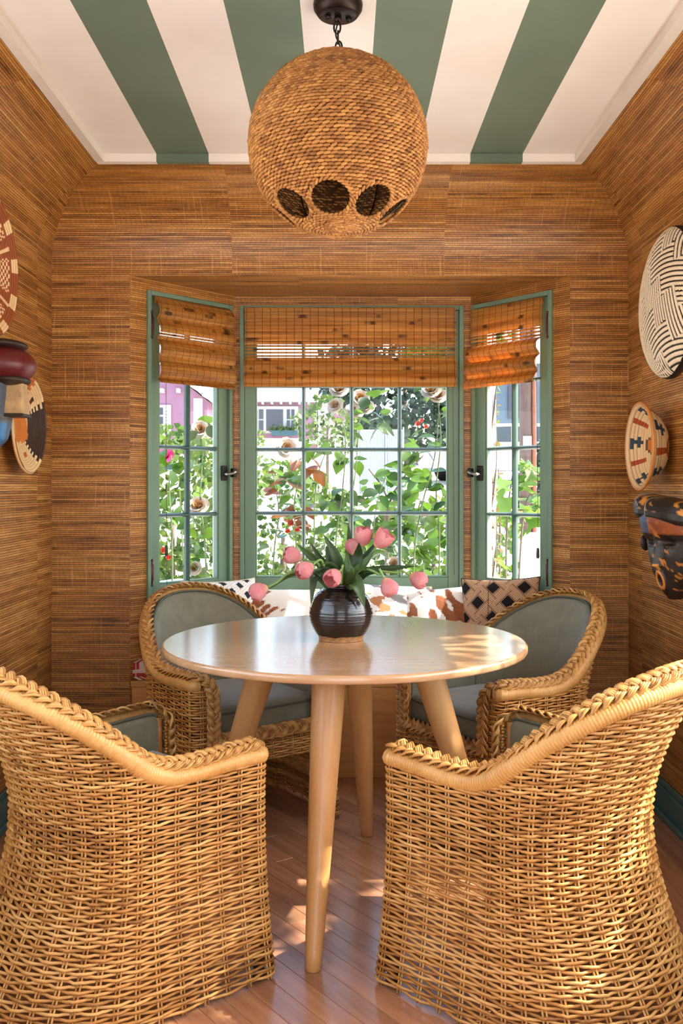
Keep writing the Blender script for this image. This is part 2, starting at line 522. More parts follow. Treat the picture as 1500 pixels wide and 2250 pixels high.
def cove_profile():
    a = np.linspace(0, PI / 2, NA + 1)
    inset = 1 - np.cos(a); z = COVE_Z0 + (FASC - COVE_Z0) * np.sin(a)
    return inset, z, COVE_Z0 + COVE_R * a

def side_wall(name, xw, sgn, openings):
    """sgn +1: the wall at the low-x side (inset goes +x)."""
    p = Patch()
    ys = sorted({YR, YB} | {v for o in openings for v in o[:2]})
    for y0, y1 in zip(ys[:-1], ys[1:]):
        zs = [(0, COVE_Z0)]
        for (oy0, oy1, oz0, oz1) in openings:
            if oy0 <= y0 and y1 <= oy1: zs = [(0, oz0), (oz1, COVE_Z0)]
        for z0, z1 in zs:
            p.quad([(xw, y0, z0), (xw, y1, z0), (xw, y1, z1), (xw, y0, z1)], [(y0 + 8.546, z0), (y1 + 8.546, z0), (y1 + 8.546, z1), (y0 + 8.546, z1)])
    ins, zz, vv = cove_profile()
    P, U = np.zeros((2, NA + 1, 3)), np.zeros((2, NA + 1, 2))
    for k in range(NA + 1):
        P[0, k] = (xw + sgn * COVE_S * ins[k], YR, zz[k]); P[1, k] = (xw + sgn * COVE_S * ins[k], YB - COVE_R * ins[k], zz[k])
        U[0, k] = (YR + 8.546, vv[k]); U[1, k] = (YB - COVE_R * ins[k] + 8.546, vv[k])
    p.grid(P, U)
    return p.build(name, M['grass'], .07)

SIDE_WIN = (.20, 2.95, 0.75, 1.84)      # window in the right wall, beside the table and out of the picture
ADDED_LEFT_WIN = (.20, 2.60, 0.75, 2.02)  # added window out of view, lets soft sky light onto the right wall
wall_left = side_wall('wall_left', XL, 1, [ADDED_LEFT_WIN])
wall_right = side_wall('wall_right', XR, -1, [SIDE_WIN])

p = Patch()
xl, xr = BAY[0][0], BAY[3][0]
for x0, x1, z0, z1 in ((XL, xl, 0, COVE_Z0), (xr, XR, 0, COVE_Z0), (xl, xr, HEAD, COVE_Z0)):
    p.quad([(x0, YB, z0), (x1, YB, z0), (x1, YB, z1), (x0, YB, z1)], [(x0 + 31.919, z0), (x1 + 31.919, z0), (x1 + 31.919, z1), (x0 + 31.919, z1)])
ins, zz, vv = cove_profile()
P, U = np.zeros((2, NA + 1, 3)), np.zeros((2, NA + 1, 2))
for k in range(NA + 1):
    P[0, k] = (XL + COVE_S * ins[k], YB - COVE_R * ins[k], zz[k]); P[1, k] = (XR - COVE_S * ins[k], YB - COVE_R * ins[k], zz[k])
    U[0, k] = (XL + COVE_S * ins[k] + 31.919, vv[k]); U[1, k] = (XR - COVE_S * ins[k] + 31.919, vv[k])
p.grid(P, U)
wall_back = p.build('wall_back', M['grass'], .07)

# the bay: three walls round the windows, and the papered soffit
SILL = 0.695
WTOP = 2.028
def bay_wall(name, A, B, s0, s1, u0):
    A, B = np.array(A), np.array(B); L = np.linalg.norm(B - A); e = (B - A) / L
    pt = lambda s, z: (A[0] + e[0] * s, A[1] + e[1] * s, z)
    p = Patch()
    for a, b, z0, z1 in ((0, s0, 0, HEAD), (s1, L, 0, HEAD), (s0, s1, 0, SILL), (s0, s1, WTOP, HEAD)):
        p.quad([pt(a, z0), pt(b, z0), pt(b, z1), pt(a, z1)], [(a + u0, z0), (b + u0, z0), (b + u0, z1), (a + u0, z1)])
    return p.build(name, M['grass'], .07), A, e, L
WL = bay_wall('wall_bay_left', BAY[0], BAY[1], .083, .553, 40.25)
WC = bay_wall('wall_bay_center', BAY[1], BAY[2], .029, 1.052, 41.2)
WR = bay_wall('wall_bay_right', BAY[2], BAY[3], .012, .462, 43)
p = Patch()
c = [(BAY[0][0], YB + .001, HEAD - .002), (BAY[3][0], YB + .001, HEAD - .002), (*BAY[2], HEAD - .002), (*BAY[1], HEAD - .002)]
p.quad(c, [(q[0] + 50, q[1]) for q in c], 4, 4)
p.build('ceiling_bay', M['grass'], .07)

# rear wall with the wide opening to the next room
p = Patch()
for x0, x1, z0, z1 in ((XL, -1.0, 0, CZ), (1.0, XR, 0, CZ), (-1.0, 1.0, 2.15, CZ)):
    p.quad([(x0, YR, z0), (x1, YR, z0), (x1, YR, z1), (x0, YR, z1)], [(x0 + 60, z0), (x1 + 60, z0), (x1 + 60, z1), (x0 + 60, z1)])
p.build('wall_rear', M['grass'], .07)

# ceiling, and the shallow painted edge it drops to
YC = YB - COVE_R
p = Patch()
p.quad([(CEIL_X0, YR, CZ), (CEIL_X1, YR, CZ), (CEIL_X1, YC, CZ), (CEIL_X0, YC, CZ)], [(0, 0)] * 4)
ceiling = p.build('ceiling', M['ceiling'], .05)
zlow = FASC - .002
mb = MB().box(XL + COVE_S - .03, XR - COVE_S + .03, YC, YC + .03, zlow, CZ + .01)
tag(mb.build('trim_1', M['ceiling'], smooth=False), kind='structure')
mb = MB().box(CEIL_X0 - .04, CEIL_X0, YR, YC, zlow, CZ + .01)
tag(mb.build('trim_2', M['trim_white'], smooth=False), kind='structure')
mb = MB().box(CEIL_X1, CEIL_X1 + .04, YR, YC, zlow, CZ + .01)
tag(mb.build('trim_3', M['trim_white'], smooth=False), kind='structure')

# baseboards: a flat board with a stepped cap
def baseboard(name, boxes, parent=None):
    o = empty(name, kind='structure')
    for nm, bxs in boxes:
        mb = MB()
        mb.box(*bxs); mb.build(nm, M['green_base'], o, smooth=False, bevel=.004)
baseboard('baseboard_left', [('board', (XL, XL + .016, YR, YB, 0, .105)), ('cap', (XL, XL + .011, YR, YB, .105, .128)), ('shoe', (XL + .016, XL + .03, YR, YB, 0, .022))])
baseboard('baseboard_right', [('board', (XR - .016, XR, YR, YB, 0, .105)), ('cap', (XR - .011, XR, YR, YB, .105, .128)), ('shoe', (XR - .03, XR - .016, YR, YB, 0, .022))])
baseboard('baseboard_back', [('board', (XL, xl, YB - .016, YB, 0, .105)), ('cap', (XL, xl, YB - .011, YB, .105, .128)),
                             ('board', (xr, XR, YB - .016, YB, 0, .105)), ('cap', (xr, XR, YB - .011, YB, .105, .128))])

# floor: narrow oak strips laid on the diagonal, two straight border strips along the right wall
def clip(poly, a, b, c):
    out = []
    for i in range(len(poly)):
        p, q = poly[i], poly[(i + 1) % len(poly)]
        dp, dq = a * p[0] + b * p[1] - c, a * q[0] + b * q[1] - c
        if dp <= 0: out.append(p)
        if (dp < 0) != (dq < 0) and abs(dp - dq) > 1e-9:
            s = dp / (dp - dq); out.append((p[0] + s * (q[0] - p[0]), p[1] + s * (q[1] - p[1])))
    return out
floor_obj = tag(MB().box(XL - .05, XR + .05, YR - .05, 4.32, -.06, -.004).build('floor', M['subfloor'], smooth=False), kind='structure')
PW = .0665
BORDER_X = .93
ang = math.atan2(-.80, .60)
d_ = np.array([math.cos(ang), math.sin(ang)]); n_ = np.array([-d_[1], d_[0]])
def plank(poly, rot):
    if len(poly) < 3: return
    P = np.array(poly)
    area_ = .5 * abs(np.dot(P[:, 0], np.roll(P[:, 1], -1)) - np.dot(P[:, 1], np.roll(P[:, 0], -1)))
    if area_ < .002: return
    if np.dot(P[:, 0], np.roll(P[:, 1], -1)) - np.dot(P[:, 1], np.roll(P[:, 0], -1)) < 0: P = P[::-1]
    c = P.mean(0); R = np.array([[math.cos(-rot), -math.sin(-rot)], [math.sin(-rot), math.cos(-rot)]])
    Q = (P - c) @ R.T
    k = len(Q)
    cc = Q.mean(0); w = lambda s: cc + (Q - cc) * np.array([1, 1]) - np.sign(Q - cc) * s
    mb = MB(); top = w(.0011)
    V = [(q[0], q[1], -.004) for q in Q] + [(q[0], q[1], -.0012) for q in w(.0004)] + [(q[0], q[1], 0) for q in top]
    F = []
    for i in range(k):
        j = (i + 1) % k
        F += [(i, j, k + j, k + i), (k + i, k + j, 2 * k + j, 2 * k + i)]
    mb.add(V, F, [(2 * k, 2 * k + i, 2 * k + i + 1) for i in range(1, k - 1)])
    o = mb.build('plank', M['plank'], floor_obj, smooth=False)
    o.location = (c[0], c[1], 0); o.rotation_euler = (0, 0, rot)
YF = 1.15
rnd = random.Random(3)
for i in range(-60, 90):
    off = i * PW
    s = -3 - rnd.random() * 1.2
    while s < 6:
        L = rnd.uniform(.75, 1.5)
        o0 = n_ * off + np.array([0, 2.5]) - d_ * 1.0
        c4 = [o0 + d_ * s, o0 + d_ * (s + L), o0 + d_ * (s + L) + n_ * PW, o0 + d_ * s + n_ * PW]
        poly = [tuple(q) for q in c4]
        for a, b, cst in ((1, 0, BORDER_X), (-1, 0, -XL), (0, 1, YB), (0, -1, -YF)):
            poly = clip(poly, a, b, cst)
            if not poly: break
        if poly: plank(poly, ang - PI / 2)
        s += L
k = 0
x0 = BORDER_X
while x0 < XR - .01:
    y0 = YF
    while y0 < YB:
        L = rnd.uniform(.6, 1.3); y1 = min(YB, y0 + L)
        plank([(x0, y0), (min(x0 + PW, XR), y0), (min(x0 + PW, XR), y1), (x0, y1)], 0.0)
        y0 = y1
    x0 += PW
MB().box(XL, XR, YR, YF, -.004, -.0005).build('plank_field', M['plank'], floor_obj, smooth=False)['kind'] = 'stuff'

# ------------------------------------------------------------------ windows
def window(name, W, s0, s1, z0, z1, cols, rows, hinge_side, lab):
    _, A, e, L = W
    root = empty(name, (A[0], A[1], 0), math.atan2(e[1], e[0]), kind='structure')
    root['label'] = lab
    cw, sw = .020, .050                    # casing and sash widths
    g = M['green']
    def bx(nm, *b, par=root, bev=.003, mat=g):
        return MB().box(*b).build(nm, mat, par, smooth=False, bevel=bev)
    # local: x along the wall, -y into the room
    bx('casing', s0, s0 + cw, -.012, .075, z0, z1); bx('casing', s1 - cw, s1, -.012, .075, z0, z1)
    bx('casing', s0 + cw, s1 - cw, -.012, .075, z1 - cw, z1); bx('casing', s0 + cw, s1 - cw, -.02, .075, z0, z0 + .028)
    a, b, c, d = s0 + cw, s1 - cw, z0 + .028, z1 - cw
    sash = bx('sash_stile', a, a + sw, .006, .046, c, d); bx('sash_stile', b - sw, b, .006, .046, c, d)
    bx('sash_rail', a + sw, b - sw, .006, .046, d - sw, d); bx('sash_rail', a + sw, b - sw, .006, .046, c, c + .062)
    gx0, gx1, gz0, gz1 = a + sw, b - sw, c + .062, d - sw
    # glazing bead round the opening
    for q in ((gx0, gx0 + .007, gz0, gz1), (gx1 - .007, gx1, gz0, gz1)):
        bx('glazing_bead', q[0], q[1], .010, .034, q[2], q[3], bev=.002)
    for q in ((gz0, gz0 + .007), (gz1 - .007, gz1)):
        bx('glazing_bead', gx0 + .007, gx1 - .007, .010, .034, q[0], q[1], bev=.002)
    pw, ph = (gx1 - gx0) / cols, (gz1 - gz0) / rows
    def muntin(x0, x1, z0_, z1_, vertical):
        mb = MB()
        if vertical:
            xm = (x0 + x1) / 2
            prof = [(x0, .022), (x0 + .003, .014), (xm - .003, .008), (xm + .003, .008), (x1 - .003, .014), (x1, .022), (x1, .036), (x0, .036)]
            mb.prism(prof, z0_, z1_)
        else:
            zm = (z0_ + z1_) / 2
            prof = [(z0_, .022), (z0_ + .003, .014), (zm - .003, .009), (zm + .003, .009), (z1_ - .003, .014), (z1_, .022), (z1_, .036), (z0_, .036)]
            n = len(prof); V = [(x0, q[1], q[0]) for q in prof] + [(x1, q[1], q[0]) for q in prof]
            mb.add(V, [(i, (i + 1) % n, n + (i + 1) % n, n + i) for i in range(n)])
        mb.build('muntin', M['muntin_shade'], root, smooth=False)
    for i in range(1, cols): muntin(gx0 + i * pw - .009, gx0 + i * pw + .009, gz0, gz1, True)
    for j in range(1, rows): muntin(gx0, gx1, gz0 + j * ph - .009, gz0 + j * ph + .009, False)
    pane_me = MB().box(0, pw, -.0015, .0015, 0, ph).mesh('pane', False); pane_me.materials.append(M['glass'])
    for i in range(cols):
        for j in range(rows):
            link_obj('pane', pane_me, None, root, (gx0 + i * pw, .027, gz0 + j * ph))
    # pale outer jambs
    for q in ((s0 - .02, s0 + .03), (s1 - .03, s1 + .02)):
        bx('outer_jamb', q[0], q[1], .078, .098, z0 - .02, z1 + .02, mat=M['jamb'])
    bx('bounce_sill', s0 + .03, s1 - .03, .078, .30, z0 - .04, z0 + .015, mat=M['sill'])  # deep white sill added to bounce sun up to the bay soffit
    if hinge_side:
        hx = s0 + cw if hinge_side < 0 else s1 - cw
        for hz in (z0 + .145, z1 - .145):
            mb = MB().box(hx - .016, hx + .016, -.004, .007, hz - .036, hz + .036)
            h = mb.build('hinge', M['hinge'], root, smooth=False, bevel=.003)
            mb = MB().tube([(hx, -.008, hz - .05), (hx, -.008, hz + .05)], .006, 8)
            for s in (-1, 1): mb.ball((hx, -.008, hz + s * .052), .008, 8, 6)
            mb.build('hinge_pin', M['hinge'], h)
        lx = b - .022 if hinge_side < 0 else a + .022
        s = 1 if hinge_side < 0 else -1
        lz = 1.262
        l = MB().box(lx - .016, lx + .016, -.004, .008, lz - .034, lz + .034).build('latch_plate', M['iron'], root, smooth=False, bevel=.005)
        MB().tube(bezier([(lx, -.004, lz - .004), (lx + s * .004, -.03, lz - .004), (lx + s * .03, -.036, lz + .004), (lx + s * .046, -.03, lz + .008)], 6), [.009] * 6 + [.007] * 6 + [.006] * 7, 8).build('latch_handle', M['steel'], l)
        MB().box(lx + s * .026, lx + s * .045, -.034, -.010, lz - .018, lz + .022).build('latch_keeper', M['iron'], l, smooth=False, bevel=.003)
    return root
M['sill'] = plain('bounce_sill_white', srgb(236, 232, 226), .6, var=.04)
M['jamb'] = plain('outer_jamb_paint', srgb(206, 198, 190), .6, var=.05)
window('window_1', WL, .083, .553, SILL, WTOP, 2, 4, -1, 'narrow green casement on the angled left side of the bay')
window('window_2', WC, .029, 1.052, SILL, WTOP, 4, 4, 0, 'wide green sixteen-pane window in the middle of the bay')
window('window_3', WR, .012, .462, SILL, WTOP, 2, 4, 1, 'narrow green casement on the angled right side of the bay')
# window in the right wall, outside the picture: lets the sun onto the table and the near chair
window('window_4', (None, (XR, SIDE_WIN[1]), np.array([0, -1.0]), 0), 0, SIDE_WIN[1] - SIDE_WIN[0], SIDE_WIN[2], SIDE_WIN[3], 6, 4, 0, 'wide green window in the right side wall beside the table')
window('added_window_5', (None, (XL, ADDED_LEFT_WIN[0]), np.array([0, 1.0]), 0), 0, ADDED_LEFT_WIN[1] - ADDED_LEFT_WIN[0], ADDED_LEFT_WIN[2], ADDED_LEFT_WIN[3], 6, 4, 0, 'added green window in the unseen left side wall, letting in soft sky light')

# ------------------------------------------------------------------ bamboo shades
def shade(name, W, s0, s1, zt, zb, pitch, offs, band, label, cords, y0=-.03):
    """offs(z) -> how far the cloth of slats stands out from the window."""
    _, A, e, L = W
    root = empty(name, (A[0], A[1], 0), math.atan2(e[1], e[0]), label=label, cat='window shade', group='bamboo roman shades in the bay')
    b = M['bamboo']
    MB().box(s0 + .004, s1 - .004, y0 + .002, -.008, zt - .028, zt + .004).build('headrail', b, root, smooth=False, bevel=.002)
    z = zt; w = s1 - s0; k = 0
    rr = random.Random(len(label))
    path = []
    while z > zb:
        o = offs(z); o2 = offs(z - pitch)
        tilt = math.atan2(o2 - o, pitch)
        ln = math.hypot(pitch, o2 - o)
        thin = band[0] < z < band[1]
        h = ln * (.60 if thin else 1.12)
        t = .0022
        mb = MB()
        ya = np.linspace(-h / 2, h / 2, 4)
        prof = [(-.0012 + .0024 * abs(q) / (h / 2), q) for q in ya] + [(t, q) for q in ya[::-1]]
        n = len(prof); xs = np.linspace(0, w, 2)
        V = [(x, q[0], q[1]) for x in xs for q in prof]
        F = [(i, (i + 1) % n, n + (i + 1) % n, n + i) for i in range(n)]
        T = [(0, i + 1, i) for i in range(1, n - 1)] + [(n, n + i, n + i + 1) for i in range(1, n - 1)]
        mb.add(V, F, T)
        sl = mb.build('slat', b, root, smooth=False)
        jx = rr.uniform(-.002, .002)
        sl.location = (s0 + jx, y0 - (o + o2) / 2, z - pitch / 2)
        sl.rotation_euler = (-tilt, 0, 0)
        path.append((y0 - o, z)); z -= pitch; k += 1
    path.append((y0 - offs(z), z))
    # stitched warp threads
    ns = max(4, int(w / .036))
    for i in range(ns + 1):
        x = s0 + .008 + (w - .016) * i / ns
        MB().tube([(x, q[0] - .003, q[1]) for q in path], .0009, 4).build('warp_thread', M['thread'], root)
    for cx, cz0, cz1, tas in cords:
        c = MB().tube(bezier([(cx, -.026, cz0), (cx + .004, -.022, (cz0 + cz1) / 2), (cx + .007, -.022, cz1)], 8), .0011, 5).build('pull_cord', M['cord'], root)
        if tas: MB().lathe([(.0001, tas + .022), (.005, tas + .022), (.0065, tas + .01), (.0075, tas - .014), (.006, tas - .022), (.0001, tas - .022)], 12, (cx + .005, -.022, 0)).build('tassel', M['foot'], c)
    return root

def folds(z, zf, zb, amp, n):
    if z > zf: return .004 * math.sin((zf - z) * 20) ** 2
    q = (zf - z) / (zf - zb)
    return amp * (.35 * q + .65 * abs(math.sin(PI * n * q)) ** .7)
zt = 2.012
shade('bamboo_shade', WC, .055, 1.012, zt, 1.655, .0150, lambda z: folds(z, 1.775, 1.655, .048, 2.0), (1.790, 1.862),
      'wide bamboo roman shade over the middle window of the bay', [(1.0, 1.66, .80, None)], y0=-.032)
shade('bamboo_shade', WL, .112, .530, 2.000, 1.655, .0150, lambda z: .004 + .8 * folds(z, 1.99, 1.655, .050, 4.0), (1.838, 1.852),
      'narrow bamboo roman shade over the left angled casement', [(.165, 1.66, .76, .93)], y0=-.022)
shade('bamboo_shade', WR, .025, .425, 2.000, 1.655, .0150, lambda z: .004 + folds(z, 1.835, 1.655, .060, 2.5), (1.84, 1.885),
      'narrow bamboo roman shade over the right angled casement', [(.395, 1.66, .76, .92)], y0=-.022)

# ------------------------------------------------------------------ window bench and its cushion
bench = empty('window_bench', (0.03, 3.9, 0), 0, 'built-in light wood bench filling the bay window', 'bench')
def bay_poly(y0, inset=.004):
    return [(BAY[0][0] + inset, y0), (BAY[3][0] - inset, y0), (BAY[3][0] - inset, YB), (BAY[2][0] - inset, BAY[2][1] - inset), (BAY[1][0] + inset, BAY[1][1] - inset), (BAY[0][0] + inset, YB)]
off = lambda P: [(q[0] - .03, q[1] - 3.9) for q in P]
MB().prism(off(bay_poly(YB - .006)), .375, .40).build('seat_board', M['bench'], bench, smooth=False, bevel=.004)
xw = BAY[3][0] - BAY[0][0] - .012
for i in range(3):
    xa = BAY[0][0] + .006 + xw * i / 3 - .03
    MB().box(xa + .002, xa + xw / 3 - .002, YB - .002 - 3.9, YB + .018 - 3.9, .0, .374).build('front_panel', M['bench'], bench, smooth=False, bevel=.002)

cu = bay_poly(YB + .012, .012)
cx, cy = np.mean([q[0] for q in cu]), np.mean([q[1] for q in cu])
N = 10
ring0 = []
for i in range(len(cu)):
    a, b_ = np.array(cu[i]), np.array(cu[(i + 1) % len(cu)])
    m = max(2, int(np.linalg.norm(b_ - a) / .012))
    ring0 += [tuple(a + (b_ - a) * j / m) for j in range(m)]
ring0 = np.array(ring0)
levels = [(.97, .402), (1.0, .415), (1.0, .43), (1.0, .445), (1.0, .46), (1.0, .474), (.97, .487), (.9, .492), (.6, .494), (.3, .495), (.02, .495)]
P = np.array([[((q[0] - cx) * s + cx, (q[1] - cy) * s + cy, z) for (s, z) in levels] for q in ring0])
mb = MB().grid(P, closed_u=True)
me = mb.mesh('bench_cushion')
cen = np.array([np.mean([me.vertices[v].co[:] for v in f.vertices], axis=0) for f in me.polygons])
uu = (cen[:, 0] + cen[:, 1]) / .055; vv_ = (cen[:, 2] * 1.0 + cen[:, 1] * .3) / .05
d1 = np.hypot((uu % 1) - .5, (vv_ % 1) - .5)
cols = np.where((np.abs(d1 - .34) < .08)[:, None] | (d1 < .12)[:, None], np.array(srgb(190, 62, 50)[:3]), np.array(srgb(232, 214, 196)[:3]))
color_faces(me, cols)
o = link_obj('bench_cushion', me, M['fabric'])
tag(o, 'long flat seat cushion in a red and white floral print on the window bench', 'cushion')
# ------------------------------------------------------------------ wicker armchairs
def fitp(pts, deg=3):
    z, v = zip(*pts); return np.poly1d(np.polyfit(z, v, deg))
C_B = fitp([(0, .350), (.12, .292), (.25, .240), (.40, .205), (.56, .240), (.70, .310), (.82, .368)], 4)
C_W = fitp([(0, .312), (.2, .292), (.40, .280), (.57, .290), (.82, .320)], 3)
C_F = fitp([(0, .305), (.2, .295), (.40, .290), (.57, .296), (.82, .30)], 2)
ARM_T = .070
YBK = -.03
def c_height(h):
    s = np.clip((np.asarray(h, float) - .36) / .64, 0, 1)
    return .570 + .234 * (1 - (1 - s ** 1.45) ** 2.3) - .010 * np.exp(-((np.asarray(h) - .30) / .1) ** 2)

def c_surf(q, z):
    """q 0..1 round the U from the right arm's inner front edge over the back to the left; arrays."""
    q = np.asarray(q, float); z = np.broadcast_to(np.asarray(z, float), q.shape)
    h = 1 - np.abs(1 - 2 * q); sg = np.where(q <= .5, 1.0, -1.0)
    W, B, F = C_W(z), C_B(z), C_F(z)
    rc = .024
    x = np.zeros_like(h); y = np.zeros_like(h)
    a = h < .07
    x = np.where(a, W - ARM_T + (ARM_T - rc) * h / .07, x); y = np.where(a, F, y)
    b = (h >= .07) & (h < .115); th = (h - .07) / .045 * PI / 2
    x = np.where(b, W - rc + rc * np.sin(th), x); y = np.where(b, F - rc + rc * np.cos(th), y)
    c = (h >= .115) & (h < .42); k = (h - .115) / .305
    x = np.where(c, W, x); y = np.where(c, (F - rc) + (YBK - (F - rc)) * k, y)
    d = h >= .42; t2 = (h - .42) / .58 * PI / 2
    x = np.where(d, W * np.clip(np.cos(t2), 0, 1) ** .92, x); y = np.where(d, YBK - (B + YBK) * np.clip(np.sin(t2), 0, 1) ** .95, y)
    return np.stack([sg * x, y, z], -1)

def c_normal(q, z):
    e = 1e-3
    t = c_surf(np.clip(q + e, 0, 1), z) - c_surf(np.clip(q - e, 0, 1), z)
    n = np.stack([-t[:, 1], t[:, 0], np.zeros(len(t))], -1)
    return n / (np.linalg.norm(n, axis=1)[:, None] + 1e-12)

def braid(mb, path, up, period=.082, wid=.0165, hgt=.0068, canes=4, r=.0030, sides=5):
    """three flat strands of split cane plaited along the path."""
    path = np.asarray(path, float); seg = np.linalg.norm(np.diff(path, axis=0), axis=1); s = np.concatenate([[0], np.cumsum(seg)])
    n = int(s[-1] / period * 12)
    ss = np.linspace(0, s[-1], n)
    P = np.stack([np.interp(ss, s, path[:, i]) for i in range(3)], -1); U = np.stack([np.interp(ss, s, up[:, i]) for i in range(3)], -1)
    t = np.gradient(P, axis=0); t /= np.linalg.norm(t, axis=1)[:, None]
    U = U - t * np.sum(U * t, 1)[:, None]; U /= np.linalg.norm(U, axis=1)[:, None]
    S = np.cross(t, U)
    for k in range(3):
        th = 2 * PI * ss / period + k * 2 * PI / 3
        for j in range(canes):
            oj = (j - (canes - 1) / 2) * r * 1.75
            lat = wid * np.sin(th); ver = hgt * np.sin(2 * th)
            slope = np.cos(th)                      # canes of a strand lie side by side across its own run
            lat2 = lat + oj * (1 - .55 * np.abs(slope)); along = -oj * slope * .95
            pp = P + S * lat2[:, None] + U * ver[:, None] + t * along[:, None]
            mb.tube(pp, r, sides)

def rim_path(n=150, h0=.0):
    q = np.linspace(h0 / 2, 1 - h0 / 2, n); h = 1 - np.abs(1 - 2 * q); z = c_height(h)
    return q, h, z

def make_chair():
    root = empty('wicker_armchair', (0, 0, 0), 0, 'wicker', 'armchair', 'wicker armchairs round the table')
    # --- woven shell
    NST = 34; A = .0045
    mb = MB(); z = .014; k = 0; rr = np.random.default_rng(5)
    hh = np.linspace(0, 1, 400); HH = c_height(hh) - .040
    while z < .79:
        ok = hh[HH > z]
        if len(ok) == 0: break
        h0 = ok[0] if HH[0] < z else 0.0
        m = max(8, int(NST * 5 * (1 - h0)))
        q = np.linspace(h0 / 2, 1 - h0 / 2, m)
        zz = z + .0012 * np.sin(q * 40 + k) + .0006 * rr.normal(size=m)
        p = c_surf(q, zz); nr = c_normal(q, zz)
        off = A * np.cos(PI * q * NST + k * PI)
        fade = np.clip(np.minimum(q, 1 - q) * 2 * 30, .2, 1)
        p = p + nr * (off * fade)[:, None]
        t = np.gradient(p, axis=0); t /= np.linalg.norm(t, axis=1)[:, None]
        mb.tube(p, .0040, 5, frame=(nr, np.cross(t, nr)))
        z += .0087; k += 1
    tag(mb.build('woven_shell', M['rattan'], root), kind='stuff')
    # --- paired stakes
    mb = MB()
    for i in range(1, NST):
        q = i / NST; h = 1 - abs(1 - 2 * q); zt = float(c_height(h)) - .03
        zs = np.linspace(.004, zt, 22); p = c_surf(np.full(22, q), zs)
        t = c_surf(np.array([min(1, q + .002)]), np.array([.3]))[0] - c_surf(np.array([q - .002]), np.array([.3]))[0]; t /= np.linalg.norm(t)
        for s in (-1, 1): mb.tube(p + t * .0042 * s, .0027, 5)
    tag(mb.build('stakes', M['rattan'], root), kind='stuff')
    # --- front edge posts, wrapped rail and plaited trim
    q, h, z = rim_path(420, .06)
    p = c_surf(q, z); nr = c_normal(q, z)
    rp = p - nr * .012; rp[:, 2] = z - .026
    seg = np.concatenate([[0], np.cumsum(np.linalg.norm(np.diff(rp, axis=0), axis=1))])
    ss = np.arange(0, seg[-1], .0019); P = np.stack([np.interp(ss, seg, rp[:, i]) for i in range(3)], -1)
    r = .0195 + .0016 * np.abs(np.sin(PI * ss / .0076)) + .004 * np.exp(-((np.interp(ss, seg, h) - .45) / .06) ** 2)
    MB().tube(P, r, 10).build('wrapped_rail', M['rattan'], root)
    # braid: up the inner front edge, round the rim, down again
    nz = 14
    def edge(qe):
        zs = np.linspace(.345, float(c_height(0.0)) - .02, nz); pp = c_surf(np.full(nz, qe), zs)
        return pp
    e0, e1 = edge(0.0), edge(1.0)[::-1]
    q, h, z = rim_path(160, .04)
    p = c_surf(q, z); nr = c_normal(q, z)
    top = p - nr * .021; top[:, 2] = z + .004
    sh = np.array([0, .012, 0])
    path = np.concatenate([e0 + sh, top, e1 + sh])
    up = np.concatenate([np.tile([0, 1.0, .05], (nz, 1)), np.tile([0, 0, 1.0], (160, 1)) + nr * .35, np.tile([0, 1.0, .05], (nz, 1))])
    for _ in range(3):
        path[1:-1] = (path[:-2] + 2 * path[1:-1] + path[2:]) / 4; up[1:-1] = (up[:-2] + 2 * up[1:-1] + up[2:]) / 4
    mb = MB(); braid(mb, path, up); mb.build('plaited_trim', M['rattan'], root)
    # --- front apron under the seat
    mb = MB(); z = .262; k = 0
    xw = float(C_W(.3)) - ARM_T + .01
    while z < .352:
        xs = np.linspace(-xw, xw, 60); y = float(C_F(z)) - .004
        pth = np.stack([xs, y + .0045 * np.cos(PI * (xs + xw) / (2 * xw) * 11 + k * PI), np.full(60, z)], -1)
        mb.tube(pth, .0037, 5); z += .0087; k += 1
    for i in range(12):
        x = -xw + 2 * xw * (i + .0) / 11
        for s in (-1, 1): mb.tube([(x + s * .004, float(C_F(.3)) - .004, .258), (x + s * .004, float(C_F(.3)) - .004, .355)], .0027, 5)
    tag(mb.build('front_apron', M['rattan'], root), kind='stuff')
    mb = MB(); xs = np.linspace(-xw, xw, 40)
    braid(mb, np.stack([xs, np.full(40, float(C_F(.35)) + .006), np.full(40, .358)], -1), np.tile([0, .8, .6], (40, 1)))
    mb.build('plaited_trim', M['rattan'], root)
    # --- frame: posts, stretchers, seat deck, glides
    fm = MB()
    for s in (-1, 1):
        fx = s * (float(C_W(.2)) - ARM_T + .012)
        post = np.array([(s * (float(C_W(zv)) - ARM_T + .014), float(C_F(zv)) - .02, zv) for zv in np.linspace(.01, .54, 12)])
        MB().tube(post, .012, 10).build('post', M['rattan_in'], root)
    ring = np.array([tuple(c_surf(np.array([qq]), np.array([.10]))[0] - .018 * c_normal(np.array([qq]), np.array([.10]))[0]) for qq in np.linspace(.06, .94, 50)])
    MB().tube(ring, .009, 8).build('stretcher', M['rattan_in'], root)
    qs = np.linspace(.045, .955, 60); o = c_surf(qs, .345) - .012 * c_normal(qs, np.full(60, .345))
    mb = MB(); c0 = np.array([0, 0.02, .345])
    V = np.concatenate([o, [c0]]); mb.add(V, None, [(i, i + 1, 60) for i in range(59)] + [(59, 0, 60)])
    mb.build('seat_deck', M['rattan_in'], root, smooth=False)
    for sx, sy in ((1, .27), (-1, .27), (.62, -.255), (-.62, -.255)):
        MB().lathe([(.0001, 0), (.015, 0), (.017, .004), (.017, .014), (.013, .018), (.013, .03), (.0001, .03)], 12).build('glide', M['foot'], root, loc=(sx * .275, sy, 0))
